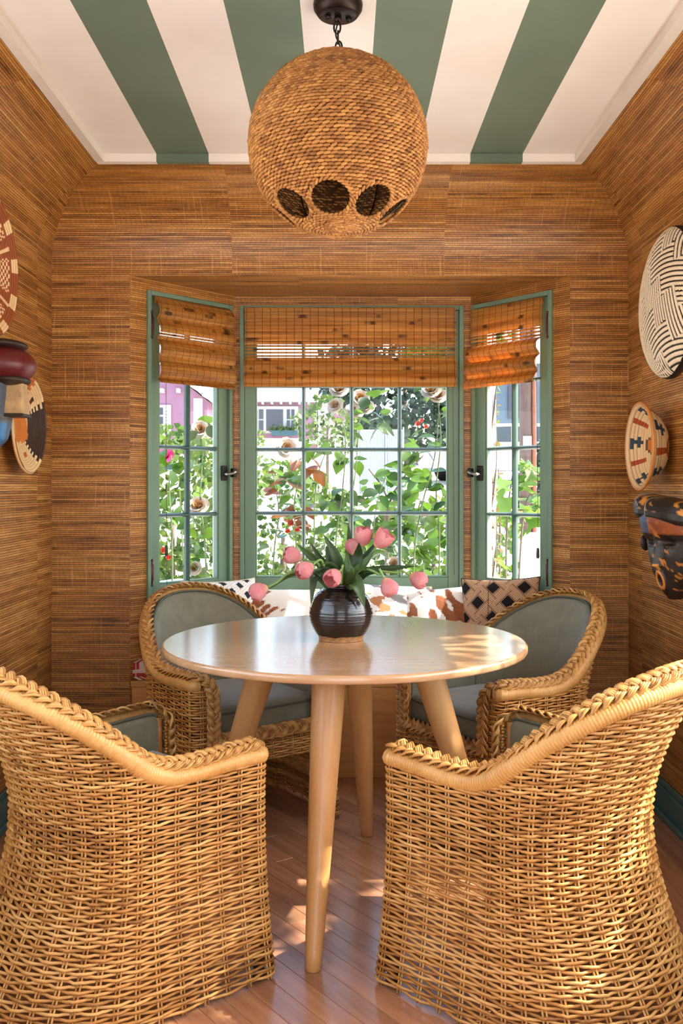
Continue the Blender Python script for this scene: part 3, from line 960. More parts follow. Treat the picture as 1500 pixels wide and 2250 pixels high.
    # --- upholstery: back pad, arm pads, seat cushion, all piped
    def pad(name, h0, h1, side, off):
        nu, nv = 40, 24
        if side == 0: qv = np.linspace(h0 / 2, 1 - h0 / 2, nu * 2)
        elif side > 0: qv = np.linspace(h0 / 2, h1 / 2, nu)
        else: qv = np.linspace(1 - h1 / 2, 1 - h0 / 2, nu)
        n = len(qv); P = np.zeros((n, nv, 3)); border = {}
        hv = 1 - np.abs(1 - 2 * qv); zt = c_height(hv) - .016
        zl = .40
        su = np.concatenate([[0], np.cumsum(np.linalg.norm(np.diff(c_surf(qv, .55), axis=0), axis=1))])
        rc = .035
        for i in range(n):
            du = min(su[i], su[-1] - su[i])
            top = zt[i]
            if du < rc and side != 0: top -= rc - math.sqrt(max(0, rc * rc - (rc - du) ** 2))
            v = np.linspace(0, 1, nv) ** .9
            zz = zl + (top - zl) * v
            dv = top - zz
            e = np.minimum(np.minimum(du, dv) / .018, 1)
            if side == 0: e = np.minimum(np.minimum(du + .006, dv) / .018, 1)
            rise = np.sqrt(1 - (1 - e) ** 2)
            bul = .010 * np.sin(PI * np.clip(du / (su[-1]) * 2, 0, 1) * .5) * np.sin(PI * np.clip(v, 0, 1))
            o_ = off - .022 + .022 * rise + bul
            P[i] = c_surf(np.full(nv, qv[i]), zz) - c_normal(np.full(nv, qv[i]), zz) * o_[:, None]
        pd = MB().grid(P).build(name, M['velvet'], root)
        Bk = np.zeros((n, 6, 3))
        for i in range(n):
            zz = np.linspace(zl, zt[i] - .012, 6); Bk[i] = c_surf(np.full(6, qv[i]), zz) - c_normal(np.full(6, qv[i]), zz) * .0125
        MB().grid(Bk).build('gap_shade_sheet', M['gap_shade'], pd)  # dark sheet added behind the weave, stands in for shade in its gaps
        pb = MB()
        loop = np.concatenate([P[0, :, :], P[:, -1, :], P[-1, ::-1, :]])
        inn = np.concatenate([c_normal(np.full(nv, qv[0]), np.full(nv, .5)), c_normal(qv, np.full(n, .5)), c_normal(np.full(nv, qv[-1]), np.full(nv, .5))])
        pb.tube(loop - inn * .014, .0045, 6); return pb
    for nm, a in (('back_pad', (.445, 1, 0, .050)), ('arm_pad', (.10, .44, 1, .066)), ('arm_pad', (.10, .44, -1, .066))):
        before = set(bpy.data.objects)
        pb = pad(nm, *a)
        new = [o for o in bpy.data.objects if o not in before and o.parent == root][0]
        pb.build('piping', M['piping'], new)
    qs = np.linspace(.06, .94, 80)
    o = c_surf(qs, .43) - .060 * c_normal(qs, np.full(80, .43))
    fr = np.linspace(o[-1], o[0], 30)[1:-1]; fr[:, 1] += .012 * np.sin(np.linspace(0, PI, 28)) + .004
    out = np.concatenate([o, fr]); cen = np.array([0, .02, 0])
    lv = [(.90, .350), (.965, .352), (.995, .362), (1.0, .378), (1.0, .400), (1.0, .420), (.992, .438), (.965, .450), (.90, .458), (.75, .466), (.5, .472), (.25, .475), (.01, .476)]
    P = np.array([[((q[0] - cen[0]) * s + cen[0], (q[1] - cen[1]) * s + cen[1], zv) for s, zv in lv] for q in out])
    sc = MB().grid(P, closed_u=True).build('seat_cushion', M['velvet'], root)
    for zz_, s in ((.436, 1.0), (.366, 1.0)):
        lp = (out - cen) * s + cen; lp[:, 2] = zz_
        MB().tube(lp, .0045, 6, closed=True).build('piping', M['piping'], sc)
    return root

CHAIRS = [((-.590, 2.346), (.763, .647), 'honey wicker armchair seen from behind, lower left, its far arm pad olive green'),
          ((.507, 2.291), (-.711, .703), 'honey wicker armchair seen from behind, lower right, sunlit along its outer side'),
          ((-.430, 3.477), (.585, -.811), 'wicker armchair facing forward at the far left of the round table'),
          ((.590, 3.345), (-.845, -.535), 'wicker armchair facing the table at its far right, below the tan lattice pillow')]
chair0 = make_chair()
for i, (pos, f, lab) in enumerate(CHAIRS):
    o = chair0 if i == 0 else copy_tree(chair0)
    o.location = (pos[0], pos[1], 0); o.rotation_euler = (0, 0, math.atan2(f[1], f[0]) - PI / 2)
    o['label'] = lab

# ------------------------------------------------------------------ round table
TC = np.array([0.006, 2.787])
table = empty('round_table', (TC[0], TC[1], 0), 0, 'round pale maple dining table on four splayed tapered legs', 'table')
R_ = .535
MB().lathe([(.0001, .727), (R_ - .013, .727), (R_ - .0095, .727), (R_ - .008, .727), (R_ - .002, .729), (R_, .733), (R_, .744), (R_ - .002, .748), (R_ - .006, .75), (R_ - .0075, .75), (R_ - .011, .75), (R_ * .6, .75), (.0001, .75)], 128).build('table_top', M['table_top'], table)
MB().lathe([(.0001, .700), (.26, .700), (.27, .71), (.27, .7265), (.0001, .7265)], 64).build('leg_mount', M['maple'], table)
base = math.atan2(-.452, -.080)
for k in range(4):
    a = base + k * PI / 2
    d2 = np.array([math.cos(a), math.sin(a)])
    zs = np.linspace(.721, .0, 20)
    path = [(d2[0] * (.455 - .225 * zz / .72), d2[1] * (.455 - .225 * zz / .72), zz) for zz in zs]
    rad = [.0205 + .0275 * (zz / .72) ** .9 for zz in zs]
    path.append(path[-1]); rad[-1] += 0; rad.append(rad[-1] - .003); path[-2] = tuple(np.array(path[-2]) + [0, 0, .003])
    path.append(path[-1]); rad.append(rad[-1] * .99)
    MB().tube(path, rad, 28, frame=(np.tile([1.0, 0, 0], (len(path), 1)), np.tile([0, 1.0, 0], (len(path), 1)))).build('leg', M['maple'], table)
# ------------------------------------------------------------------ woven globe pendant
GC = np.array([-0.0115, 2.43, 2.088]); GR = .2290
pend = empty('pendant_lamp', (GC[0], GC[1], CZ), 0, 'woven seagrass globe pendant with a ring of round holes, hung on a chain', 'lamp')
lo = GC - np.array([GC[0], GC[1], CZ])           # globe centre in the lamp's frame
MB().lathe([(.0001, 0), (.063, 0), (.0645, -.006), (.063, -.018), (.052, -.034), (.046, -.037), (.0001, -.038)], 40).build('canopy', M['bronze'], pend)
for sx, sy in ((-.026, -.006), (.028, .008)):
    MB().lathe([(.0001, -.036), (.008, -.036), (.008, -.044), (.005, -.048), (.0001, -.048)], 12).build('canopy_screw', M['iron'], pend, loc=(sx, sy, 0))
MB().lathe([(.0001, -.036), (.009, -.037), (.010, -.046), (.005, -.052), (.0001, -.052)], 16).build('canopy_loop', M['bronze'], pend)
ztop = lo[2] + GR * .985
zc = -.052; i = 0
while zc > ztop - .012:
    a = np.linspace(0, 2 * PI, 22, endpoint=False)
    w, hgt = .0085, .0165
    pts = np.stack([np.cos(a) * w, np.zeros(22), np.sin(a) * hgt], -1)
    if i % 2: pts = pts[:, [1, 0, 2]]
    MB().tube(pts + np.array([.002 * ((i * 7) % 3 - 1), 0, zc - hgt + .004]), .0024, 8, closed=True).build('chain_link', M['bronze'], pend)
    zc -= .0262; i += 1
MB().tube(bezier([(.003, 0, -.04), (-.006, .004, -.08), (.006, -.004, -.12), (0, 0, ztop - .01)], 10), .0022, 6).build('lamp_cord', M['iron'], pend)
HOLES = []
for k in range(8):
    ph = math.radians(-90 - 7 + 45 * k); la = math.radians(-51)
    HOLES.append(np.array([math.cos(la) * math.cos(ph), math.cos(la) * math.sin(ph), math.sin(la)]))
HA = .228
def sph(la, ph): return np.stack([np.cos(la) * np.cos(ph), np.cos(la) * np.sin(ph), np.sin(la)], -1)
# stitches
pitch = .0084
rows = int(PI * GR / pitch)
ell = []
a6 = np.linspace(0, 2 * PI, 6, endpoint=False); th5 = np.linspace(.0, PI, 6)
unit = []
for t_ in th5:
    for b_ in a6: unit.append((math.cos(t_), math.sin(t_) * math.cos(b_), math.sin(t_) * math.sin(b_)))
unit = np.array(unit); unit[:, 0] = np.sign(unit[:, 0]) * np.abs(unit[:, 0]) ** .8
uq = []
for i in range(5):
    for j in range(6): uq.append((i * 6 + j, i * 6 + (j + 1) % 6, (i + 1) * 6 + (j + 1) % 6, (i + 1) * 6 + j))
uq = np.array(uq)
sb = MB(); rg = np.random.default_rng(11)
for r in range(rows):
    la = PI / 2 - (r + .5) * PI / rows
    if la > 1.50: continue
    cl = math.cos(la)
    n = 80 if cl > .55 else (52 if cl > .36 else (32 if cl > .2 else (16 if cl > .1 else 8)))
    ph = (np.arange(n) + (.5 if r % 2 else 0)) * 2 * PI / n
    wd = 2 * PI * GR * cl / n
    c = sph(np.full(n, la), ph)
    for k in range(n):
        if max(float(c[k] @ h) for h in HOLES) > math.cos(HA + .012): continue
        e = np.array([-math.sin(ph[k]), math.cos(ph[k]), 0]); nu = np.cross(c[k], e)
        tl = .16 + rg.normal() * .10
        e2 = e * math.cos(tl) + nu * math.sin(tl); n2 = np.cross(c[k], e2)
        sc = 1 + rg.normal() * .06
        V = c[k] * (GR + rg.normal() * .0008) + lo + unit[:, :1] * e2 * wd * .60 * sc + unit[:, 1:2] * n2 * pitch * .56 + unit[:, 2:3] * c[k] * .0046
        sb.add(V, uq)
tag(sb.build('woven_shade', M['seagrass'], pend), kind='stuff')
# dark lining added so no light leaks between the stitches
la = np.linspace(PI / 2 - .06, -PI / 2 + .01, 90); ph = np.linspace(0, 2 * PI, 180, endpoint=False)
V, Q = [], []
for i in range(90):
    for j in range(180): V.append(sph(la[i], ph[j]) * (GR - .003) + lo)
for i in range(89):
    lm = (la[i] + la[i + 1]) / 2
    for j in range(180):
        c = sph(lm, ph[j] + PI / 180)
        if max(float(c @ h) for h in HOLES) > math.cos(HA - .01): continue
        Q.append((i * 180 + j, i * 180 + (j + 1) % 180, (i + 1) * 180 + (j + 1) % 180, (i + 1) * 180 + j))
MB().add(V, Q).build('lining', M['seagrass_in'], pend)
for h in HOLES:
    a_ = np.cross(h, [0, 0, 1.0]); a_ /= np.linalg.norm(a_); b_ = np.cross(h, a_)
    mb = MB()
    for k in range(26):
        t_ = 2 * PI * k / 26
        dirn = h * math.cos(HA) + (a_ * math.cos(t_) + b_ * math.sin(t_)) * math.sin(HA)
        tg = -a_ * math.sin(t_) + b_ * math.cos(t_); nn = np.cross(dirn, tg)
        e2 = tg * .85 + nn * .5; e2 /= np.linalg.norm(e2); n2 = np.cross(dirn, e2)
        mb.add(dirn * (GR + .001) + lo + unit[:, :1] * e2 * .0095 + unit[:, 1:2] * n2 * .0042 + unit[:, 2:3] * dirn * .0052, uq)
    mb.build('hole_rim', M['seagrass'], pend)
# wire ribs inside and the lamp socket
for k in range(6):
    t_ = 2 * PI * k / 6
    pth = np.array([sph(np.array(l_), np.array(t_)) * (GR - .008) for l_ in np.linspace(1.4, -1.4, 24)]) + lo
    MB().tube(pth, .0022, 5).build('wire_rib', M['iron'], pend)
MB().lathe([(.0001, lo[2] + .12), (.02, lo[2] + .12), (.021, lo[2] + .05), (.0001, lo[2] + .05)], 16).build('socket', M['iron'], pend)
# ------------------------------------------------------------------ vase and tulips
def mat_vase():
    t = NT('dark_glaze')
    sep = t.n('ShaderNodeSeparateXYZ'); tc = t.n('ShaderNodeTexCoord'); t.l(tc.outputs['Object'], sep.inputs[0])
    edge = t.math('ADD', sep.outputs[2], t.math('MULTIPLY', t.noise(t.coord('Object'), 34, 3, .6), -.016))
    bare = t.math('LESS_THAN', edge, .0075)
    gl = t.ramp(t.noise(t.coord('Object', (8, 8, 90)), 1.5, 3, .6), [(.3, srgb(11, 8, 8)), (.7, srgb(32, 22, 20))])
    cl = t.ramp(t.noise(t.coord('Object'), 60, 3, .6), [(.3, srgb(120, 78, 40)), (.7, srgb(168, 118, 66))])
    t.l(t.math('MULTIPLY_ADD', bare, .55, .20), t.b.inputs['Roughness'])
    t.bump(t.noise(t.coord('Object', (6, 6, 60)), 2.5, 3, .6), .35, .003)
    c = t.mix(bare, gl, cl); t.l(c, t.b.inputs['Base Color']); t.b.inputs['Coat Weight'].default_value = .3
    return t.m
pr = [(.0001, .0), (.060, .0), (.065, .003), (.0675, .010), (.079, .028), (.0905, .052), (.0945, .074), (.0925, .095), (.082, .124), (.066, .143), (.053, .151), (.0475, .155), (.047, .158), (.051, .161), (.0515, .166), (.048, .168), (.043, .166), (.041, .158), (.043, .150), (.07, .125), (.083, .08), (.06, .02), (.0001, .012)]
prf = bezier(pr[:18], 7)
prf[:, 0] += np.where((prf[:, 1] > .012) & (prf[:, 1] < .15), .0009 * np.sin(prf[:, 1] * 2 * PI / .0085), 0)
prf[:, 0] = np.maximum(prf[:, 0], .0001)
VC = np.array([-.004, 2.790, .7502])
vase = link_obj('vase', MB().lathe(np.concatenate([prf, np.array(pr[18:])]), 72).mesh('vase'), mat_vase(), None, tuple(VC))
tag(vase, 'squat round dark brown glazed vase with bare clay base on the table', 'vase')

def mat_petal():
    t = NT('tulip_petal')
    at = t.n('ShaderNodeVertexColor', layer_name='pattern')
    v = t.noise(t.coord('Object'), 160, 3, .6)
    c = t.mix(.3, at.outputs[0], t.ramp(v, [(.3, (.75, .6, .6, 1)), (.7, (1.15, 1.1, 1.1, 1))]), 'MULTIPLY')
    t.set(c, .45, 0, .3)
    tr = t.n('ShaderNodeBsdfTranslucent'); t.l(c, tr.inputs[0])
    ms = t.n('ShaderNodeMixShader'); ms.inputs[0].default_value = .35
    t.l(t.b.outputs[0], ms.inputs[1]); t.l(tr.outputs[0], ms.inputs[2]); t.l(ms.outputs[0], t.out.inputs[0]); return t.m
M['petal'] = mat_petal()
M['tleaf'] = mat_leaf('tulip_leaf', srgb(40, 62, 30), srgb(76, 102, 48), .25, .4)
M['tstem'] = plain('tulip_stem', srgb(112, 140, 72), .5, var=.15)

def petal_mesh(inner, openk):
    nu, nv = 9, 12
    P = np.zeros((nu, nv, 3)); L = .058; colr = []
    for j in range(nv):
        t = j / (nv - 1)
        r = .0265 * (math.sin(PI * min(.5, .10 + .62 * t)) if t < .62 else 1 - openk * ((t - .62) / .38) ** 2)
        if j == 0: r = .005
        if inner: r *= .90
        wd = (1.18 if not inner else 1.05) * math.sqrt(max(0, 1 - (max(0, t - .45) / .55) ** 2.4)) * min(1, .35 + t * 2.2)
        for i in range(nu):
            s = -1 + 2 * i / (nu - 1); th = s * wd
            rr = r * (1 + .03 * s * s)
            P[i, j] = (rr * math.cos(th), rr * math.sin(th), t * L * (1 - .03 * s * s))
    mb = MB().grid(P); me = mb.mesh('petal')
    c0, c1, c2 = np.array(srgb(226, 196, 140)[:3]), np.array(srgb(212, 128, 134)[:3]), np.array(srgb(244, 200, 192)[:3])
    cc = []
    for f in me.polygons:
        z = sum(me.vertices[v].co.z for v in f.vertices) / 4 / L; y = abs(sum(me.vertices[v].co.y for v in f.vertices) / 4) / .027
        k = min(1, z / .25); base = c0 * (1 - k) + c1 * k
        cc.append(base * (1 - .5 * min(1, y)) + c2 * .5 * min(1, y))
    color_faces(me, cc); me.materials.append(M['petal']); return me
PET = {(i, o): petal_mesh(i, {0: .55, 1: .30, 2: -.05}[o]) for i in (0, 1) for o in (0, 1, 2)}

def blade(path, width, name, parent, mat, fold=.25, twist=0.0):
    path = bezier(path, 8); n = len(path); nv = 5
    A, B = frames(path)
    t = np.linspace(0, 1, n)
    w = width * np.sin(PI * np.clip(.10 + .90 * t, 0, 1)) ** .75 * (1 - .15 * t)
    tg = np.gradient(path, axis=0); tg /= np.linalg.norm(tg, axis=1)[:, None]
    view = np.array([0, -1.0, .25])
    S = np.cross(tg, view); S /= np.linalg.norm(S, axis=1)[:, None] + 1e-9
    N = np.cross(S, tg)
    ca, sa = math.cos(twist), math.sin(twist)
    S, N = S * ca + N * sa, N * ca - S * sa
    P = np.zeros((n, nv, 3))
    for j in range(nv):
        s = -1 + 2 * j / (nv - 1)
        P[:, j] = path + S * (w * .5 * s)[:, None] + N * (w * fold * (s * s - .5))[:, None]
    o = MB().grid(P).build(name, mat, parent)
    m = o.modifiers.new('thick', 'SOLIDIFY'); m.thickness = .0012
    return o

mouth = VC + np.array([0, 0, .150])
def tulip(head, d, axis, openk, lab, via=None, leaves=(), mouth_off=(0, 0), scale=1.0):
    h = np.array(world_pt(*head, d)); ax = np.array([axis[0], axis[2] if len(axis) > 2 else -.15, axis[1]], float); ax /= np.linalg.norm(ax)
    root = empty('tulip', tuple(mouth), 0, lab, 'tulip', 'tulips in the dark vase')
    base = h - ax * .026 * scale
    m0 = np.array([mouth_off[0], mouth_off[1], -.09]); m1 = np.array([mouth_off[0] * 1.4, mouth_off[1] * 1.4, .0])
    rel = base - mouth
    v = [np.array(world_pt(*q)) - mouth for q in (via or [])]
    pts = [m0, m1] + v + [rel - ax * .03 * scale, rel]
    MB().tube(bezier(pts, 7), .0036, 7).build('stem', M['tstem'], root)
    R = Vector(ax).to_track_quat('Z', 'Y')
    for k in range(6):
        inner = 1 if k % 2 else 0
        o = link_obj('petal', PET[(inner, openk)], None, root, tuple(rel))
        q = R @ Euler((0, 0, k * PI / 3 + .3)).to_quaternion()
        o.rotation_mode = 'QUATERNION'; o.rotation_quaternion = q; o.scale = (scale,) * 3
    for pts_, dd, w, tw in leaves:
        p_ = [np.array(world_pt(a, b, dd + c)) - mouth for a, b, c in pts_]
        p_ = [np.array([mouth_off[0] * .6, mouth_off[1] * .6, -.03])] + p_
        blade(p_, w / FPX * dd, 'leaf', root, M['tleaf'], .22, tw)
    return root
D = 2.79
tulip((570, 1298), 2.70, (-.9, -.42), 0, 'peach-pink tulip hanging lowest at the left, over the cowhide pillow', [(700, 1258, 2.76), (640, 1258, 2.72)], [(((690, 1262, 0), (640, 1262, 0), (588, 1296, .0)), 2.73, 16, .9)], (-.02, -.01))
tulip((645, 1222), 2.80, (-.85, .30), 1, 'deep pink tulip pointing left above the pale pink one', [(700, 1240, 2.80)], [(((728, 1262, 0), (690, 1228, 0), (652, 1196, 0)), 2.84, 24, .2), (((738, 1262, 0), (708, 1232, 0), (680, 1190, 0)), 2.87, 18, 0)], (-.025, .012))
tulip((671, 1251), 2.70, (-.75, -.45, -.5), 0, 'pale pink tulip leaning left just below the deep pink one', [(712, 1245, 2.74)], [(((722, 1262, 0), (705, 1262, 0), (690, 1268, -.02), (683, 1330, -.03)), 2.74, 30, .3), (((728, 1255, 0), (708, 1258, 0), (694, 1262, 0)), 2.75, 44, .6)], (-.018, -.018))
tulip((733, 1267), 2.68, (-.45, -.35, -.8), 1, 'pink tulip nodding towards the viewer over the vase rim', [(752, 1246, 2.72)], [(((744, 1262, 0), (737, 1222, 0), (711, 1175, 0)), 2.80, 30, 0)], (.0, -.028))
tulip((776, 1204), 2.83, (-.15, .8, .3), 0, 'small pink tulip half hidden behind a leaf, below the tallest bloom', [(768, 1240, 2.82)], [(((764, 1262, 0), (769, 1215, 0), (765, 1150, 0)), 2.86, 25, 0), (((738, 1262, 0), (724, 1236, 0), (716, 1197, 0)), 2.80, 24, -.2)], (.006, .02), .92)
tulip((797, 1181), 2.78, (.10, .9), 1, 'tallest upright pink tulip in the middle of the bunch', [(780, 1232, 2.78)], [(((772, 1262, 0), (787, 1222, 0), (789, 1192, -.02)), 2.74, 30, .2), (((770, 1262, 0), (764, 1240, 0), (762, 1212, 0)), 2.72, 18, .2)], (.012, .0), 1.05)
tulip((838, 1187), 2.76, (.62, .80), 2, 'half-open pink tulip leaning right beside the tallest bloom', [(792, 1240, 2.76)], [(((776, 1262, 0), (805, 1222, 0), (826, 1192, 0)), 2.78, 22, 0), (((772, 1264, 0), (800, 1240, 0), (822, 1210, 0)), 2.73, 22, .4)], (.02, -.008), 1.05)
tulip((853, 1288), 2.70, (.45, -.85), 0, 'pale pink tulip hanging down at the right of the vase', [(800, 1252, 2.74), (836, 1262, 2.71)], [(((790, 1260, 0), (822, 1254, 0), (851, 1265, 0)), 2.74, 18, .4), (((764, 1280, -.05), (783, 1282, -.09), (801, 1334, -.09)), 2.79, 40, .2)], (.028, -.015))
tulip((917, 1273), 2.78, (.88, -.48), 0, 'pink tulip reaching farthest right beyond the vase', [(800, 1256, 2.80), (872, 1258, 2.79)], [(((800, 1262, 0), (852, 1250, 0), (913, 1244, 0)), 2.80, 20, .3)], (.03, .01))

# ------------------------------------------------------------------ pillows on the bench
def pillow(name, loc, w, h, T, rot, colfn, label, mat, group='pillows on the window bench', res=60, trim=None):
    """upright pillow in its own x (width) z (height) plane, fat in y."""
    n = res; u = np.linspace(-1, 1, n + 1); U, Vv = np.meshgrid(u, u, indexing='ij')
    pin = 1 - .07 * (1 - np.abs(Vv) ** 2) * np.abs(U) ** 6
    pin2 = 1 - .07 * (1 - np.abs(U) ** 2) * np.abs(Vv) ** 6
    X = U * w / 2 * pin; Z = Vv * h / 2 * pin2
    Y = T / 2 * (np.clip((1 - U ** 2) * (1 - Vv ** 2), 0, 1) ** .42)
    Y = Y * (1 + .05 * smooth_noise(U * 2, Vv * 2, 3))
    mb = MB().grid(np.stack([X, -Y, Z], -1)).grid(np.stack([X, Y, Z], -1)[::-1])
    me = mb.mesh(name)
    uc = (u[:-1] + u[1:]) / 2; UC, VCc = np.meshgrid(uc, uc, indexing='ij')
    c = colfn(UC.ravel(), VCc.ravel())
    color_faces(me, np.concatenate([c, c.reshape(n, n, 3)[::-1].reshape(-1, 3)]))
    o = link_obj(name, me, mat); o.location = loc; o.rotation_euler = rot
    tag(o, label, 'pillow', group)
    e = np.linspace(-1, 1, 24)
    ed = [(x, -1) for x in e] + [(1, x) for x in e] + [(x, 1) for x in e[::-1]] + [(-1, x) for x in e[::-1]]
    pt = [(a * w / 2 * (1 - .07 * (1 - b * b) * abs(a) ** 6), 0, b * h / 2 * (1 - .07 * (1 - a * a) * abs(b) ** 6)) for a, b in ed]
    MB().tube(np.array(pt)[::1], .0035, 6, closed=True).build('piping', trim or M['piping_pale'], o)
    return o
M['piping_pale'] = plain('pale_piping', srgb(214, 196, 170), .8)
M['piping_dark'] = plain('dark_piping', srgb(60, 42, 32), .8)
def cow(seed, thr=.12, sc=3.4):
    def f(u, v):
        q = smooth_noise(u * sc, v * sc, seed) + .12 * smooth_noise(u * 14, v * 14, seed + 1)
        k = np.clip((q - thr) / .12, 0, 1)[:, None]
        fine = (.85 + .3 * smooth_noise(u * 20, v * 20, seed + 2))[:, None]
        return np.array(srgb(244, 234, 220)[:3]) * (1 - k) + np.array(srgb(158, 88, 42)[:3]) * k * fine
    return f
def lattice(u, v):
    # wide interlaced bands of fine lines, black lozenges in the gaps
    a, b = (u * 1.0 + v) * 1.3 + .2, (u * 1.0 - v) * 1.3 + .1
    fa, fb = a % 1, b % 1
    gap = (np.abs(fa - .5) > .27) & (np.abs(fb - .5) > .27)
    over = ((np.floor(a + .5) + np.floor(b + .5)) % 2 == 0)
    ina = np.abs(fa - .5) <= .27
    line = np.where(ina & (over | (np.abs(fb - .5) > .27)), np.abs(((fa - .5) / .077) % 1 - .5) > .34, np.abs(((fb - .5) / .077) % 1 - .5) > .34)
    c = np.tile(np.array(srgb(214, 170, 130)[:3]), (len(u), 1))
    c[line] = srgb(96, 58, 38)[:3]; c[gap] = srgb(34, 26, 26)[:3]
    seam = (np.abs(u + .22) < .012) | (np.abs(v + .55) < .012)
    c[seam] = srgb(60, 40, 30)[:3]
    return c
def blackwhite(u, v):
    c = np.tile(np.array(srgb(236, 230, 220)[:3]), (len(u), 1))
    a, b = (u * 1.8 + v * 1.1) * 1.5, (v * 1.8 - u * 1.1) * 1.5
    ln = (np.abs((b * 5) % 1 - .5) > .36); c[ln] = srgb(206, 198, 188)[:3]
    g = (np.abs(a % 1 - .5) < .22) & (np.abs(b % 1 - .5) < .26); c[g] = srgb(34, 38, 50)[:3]
    c[(u < -.72) & (v > .3)] = srgb(150, 112, 80)[:3]
    return c
def greywhite(u, v):
    q = smooth_noise(u * 3, v * 3, 21)
    c = np.tile(np.array(srgb(240, 236, 232)[:3]), (len(u), 1))
    c[(q > .25)] = srgb(150, 146, 146)[:3]; c[(q < -.45)] = srgb(186, 128, 88)[:3]
    return c
pillow('throw_pillow', (-.520, 4.05, .630), .36, .34, .15, (-.22, .02, .62), blackwhite, 'white throw pillow with black geometric blocks at the bench left end', M['fabric'], res=90)
pillow('hide_pillow', (-.300, 4.125, .618), .40, .29, .13, (-.52, .03, .10), cow(4, .05), 'white and brown cowhide pillow at the left of the vase', M['hide'])
pillow('hide_pillow', (-.060, 4.165, .605), .30, .27, .10, (-.5, -.04, -.08), cow(9, .0, 5), 'brown and white cowhide pillow behind the vase', M['hide'])
pillow('throw_pillow', (.190, 4.140, .628), .40, .31, .12, (-.55, .05, -.05), greywhite, 'white pillow with pale grey patches just right of the vase', M['fabric'])
pillow('hide_pillow', (.440, 4.085, .622), .36, .30, .13, (-.52, -.10, -.12), cow(15, -.02), 'orange-brown and white cowhide pillow beside the tan lattice pillow', M['hide'])
pillow('throw_pillow', (.672, 3.985, .645), .34, .34, .14, (-.22, -.06, -.38), lattice, 'tan throw pillow with black lozenges and lattice lines', M['fabric'], res=130, trim=M['piping_dark'])

# ------------------------------------------------------------------ coiled baskets, shield and masks on the side walls
def wall_root(name, side, y, z, label, cat, group=None):
    x = XL if side < 0 else XR
    o = empty(name, (x, y, z), 0, label, cat, group)
    o.rotation_euler = (0, PI / 2 if side < 0 else -PI / 2, 0)     # local z away from the wall
    return o
def coiled(name, side, y, z, R, prof, colfn, label, coils, rim_col, group='coiled baskets on the side walls'):
    """prof: (r/R, height) list from the centre outwards; colfn(r, phi) with phi 0 up, growing away from the camera."""
    root = wall_root(name, side, y, z, label, 'basket', group)
    pf = np.array(prof); n = coils * 4; nt = 168
    rr = np.linspace(.004, 1, n + 1); hz = np.interp(rr, pf[:, 0], pf[:, 1])
    bumpy = .0022 * np.abs(np.sin(PI * rr * coils))
    a = np.linspace(0, 2 * PI, nt, endpoint=False)
    P = np.stack([np.outer(np.cos(a), rr * R), np.outer(np.sin(a), rr * R), np.tile(hz + bumpy, (nt, 1))], -1)
    me = MB().grid(P, closed_u=True).mesh('coils')
    rc = (rr[:-1] + rr[1:]) / 2; ac = a + PI / nt
    RC, AC = np.meshgrid(rc, ac); RC, AC = RC.ravel(), AC.ravel()
    # local x is down on the left wall, up on the right wall
    lx, ly = np.cos(AC), np.sin(AC)
    phi = np.arctan2(ly, -lx if side < 0 else lx)
    c = colfn(np.floor(RC * coils) / coils, phi)
    groove = (np.abs((RC * coils) % 1 - .5) > .36)
    c = c * np.where(groove, .62, 1.0)[:, None]
    color_faces(me, c)
    o = link_obj('coils', me, M['coil'], root)
    m = o.modifiers.new('thick', 'SOLIDIFY'); m.thickness = .007; m.offset = -1
    t = np.linspace(0, 2 * PI, 96, endpoint=False)
    rim = np.stack([np.cos(t) * R, np.sin(t) * R, np.full(96, hz[-1])], -1)
    rme = MB().tube(rim, .0052 + .0008 * np.sin(t * 48), 8, closed=True).build('rim', rim_col, root)
    return root
K = lambda *c: np.array(srgb(*c)[:3])
def sel(phi, lo, hi):
    d = (np.degrees(phi) - lo) % 360; return d < (hi - lo) % 360
def col_a(r, phi):      # lower left: cream, dark wedge, orange top and centre
    c = np.tile(K(226, 190, 140), (len(r), 1))
    jig = 8 * (np.floor(r * 20) % 2)
    c[(r > .42) & sel(phi + np.radians(jig), 62, 148)] = K(62, 38, 28)
    b = (r > .40) & (sel(phi + np.radians(jig), 58, 64) | sel(phi + np.radians(jig), 146, 152)); c[b] = K(236, 206, 160)
    c[(r > .52) & sel(phi + np.radians(jig), -70, 22)] = K(190, 104, 44)
    c[(r < .40 + .06 * np.cos(phi * 3)) ] = K(206, 118, 44)
    c[(np.abs(r - .70) < .09) & sel(phi, 36, 46)] = K(74, 44, 30)
    c[(np.abs(r - .62) < .05) & sel(phi, 160, 176)] = K(180, 100, 46)
    c[(r > .60) & sel(phi, 205, 250)] = K(176, 98, 42)
    return c
coiled('coiled_basket', -1, 3.430, 1.430, .176, [(0, .012), (.45, .014), (.8, .032), (1, .055)], col_a, 'shallow coiled basket with a dark brown wedge and orange centre, beside the red mask', 20, plain('basket_rim_cream', srgb(222, 178, 120), .6))
def col_b(r, phi):      # upper left: red-brown with cream figures
    c = np.tile(K(150, 78, 36), (len(r), 1))
    q = np.degrees(phi) % 60
    c[(r > .86) & ((np.degrees(phi) % 36) < 14)] = K(230, 192, 140)
    c[(np.abs(r - .66) < .14) & (np.abs(q - 30) < 20) & ((np.floor(r * 26) + np.floor(np.degrees(phi) / 4)) % 2 == 0)] = K(232, 196, 146)
    c[(np.abs(r - .55) < .3) & (q < 4)] = K(226, 186, 134)
    c[(r < .4) & ((np.degrees(phi) % 90) < 45)] = K(196, 120, 58)
    c[np.abs(r - .45) < .03] = K(70, 36, 22)
    return c
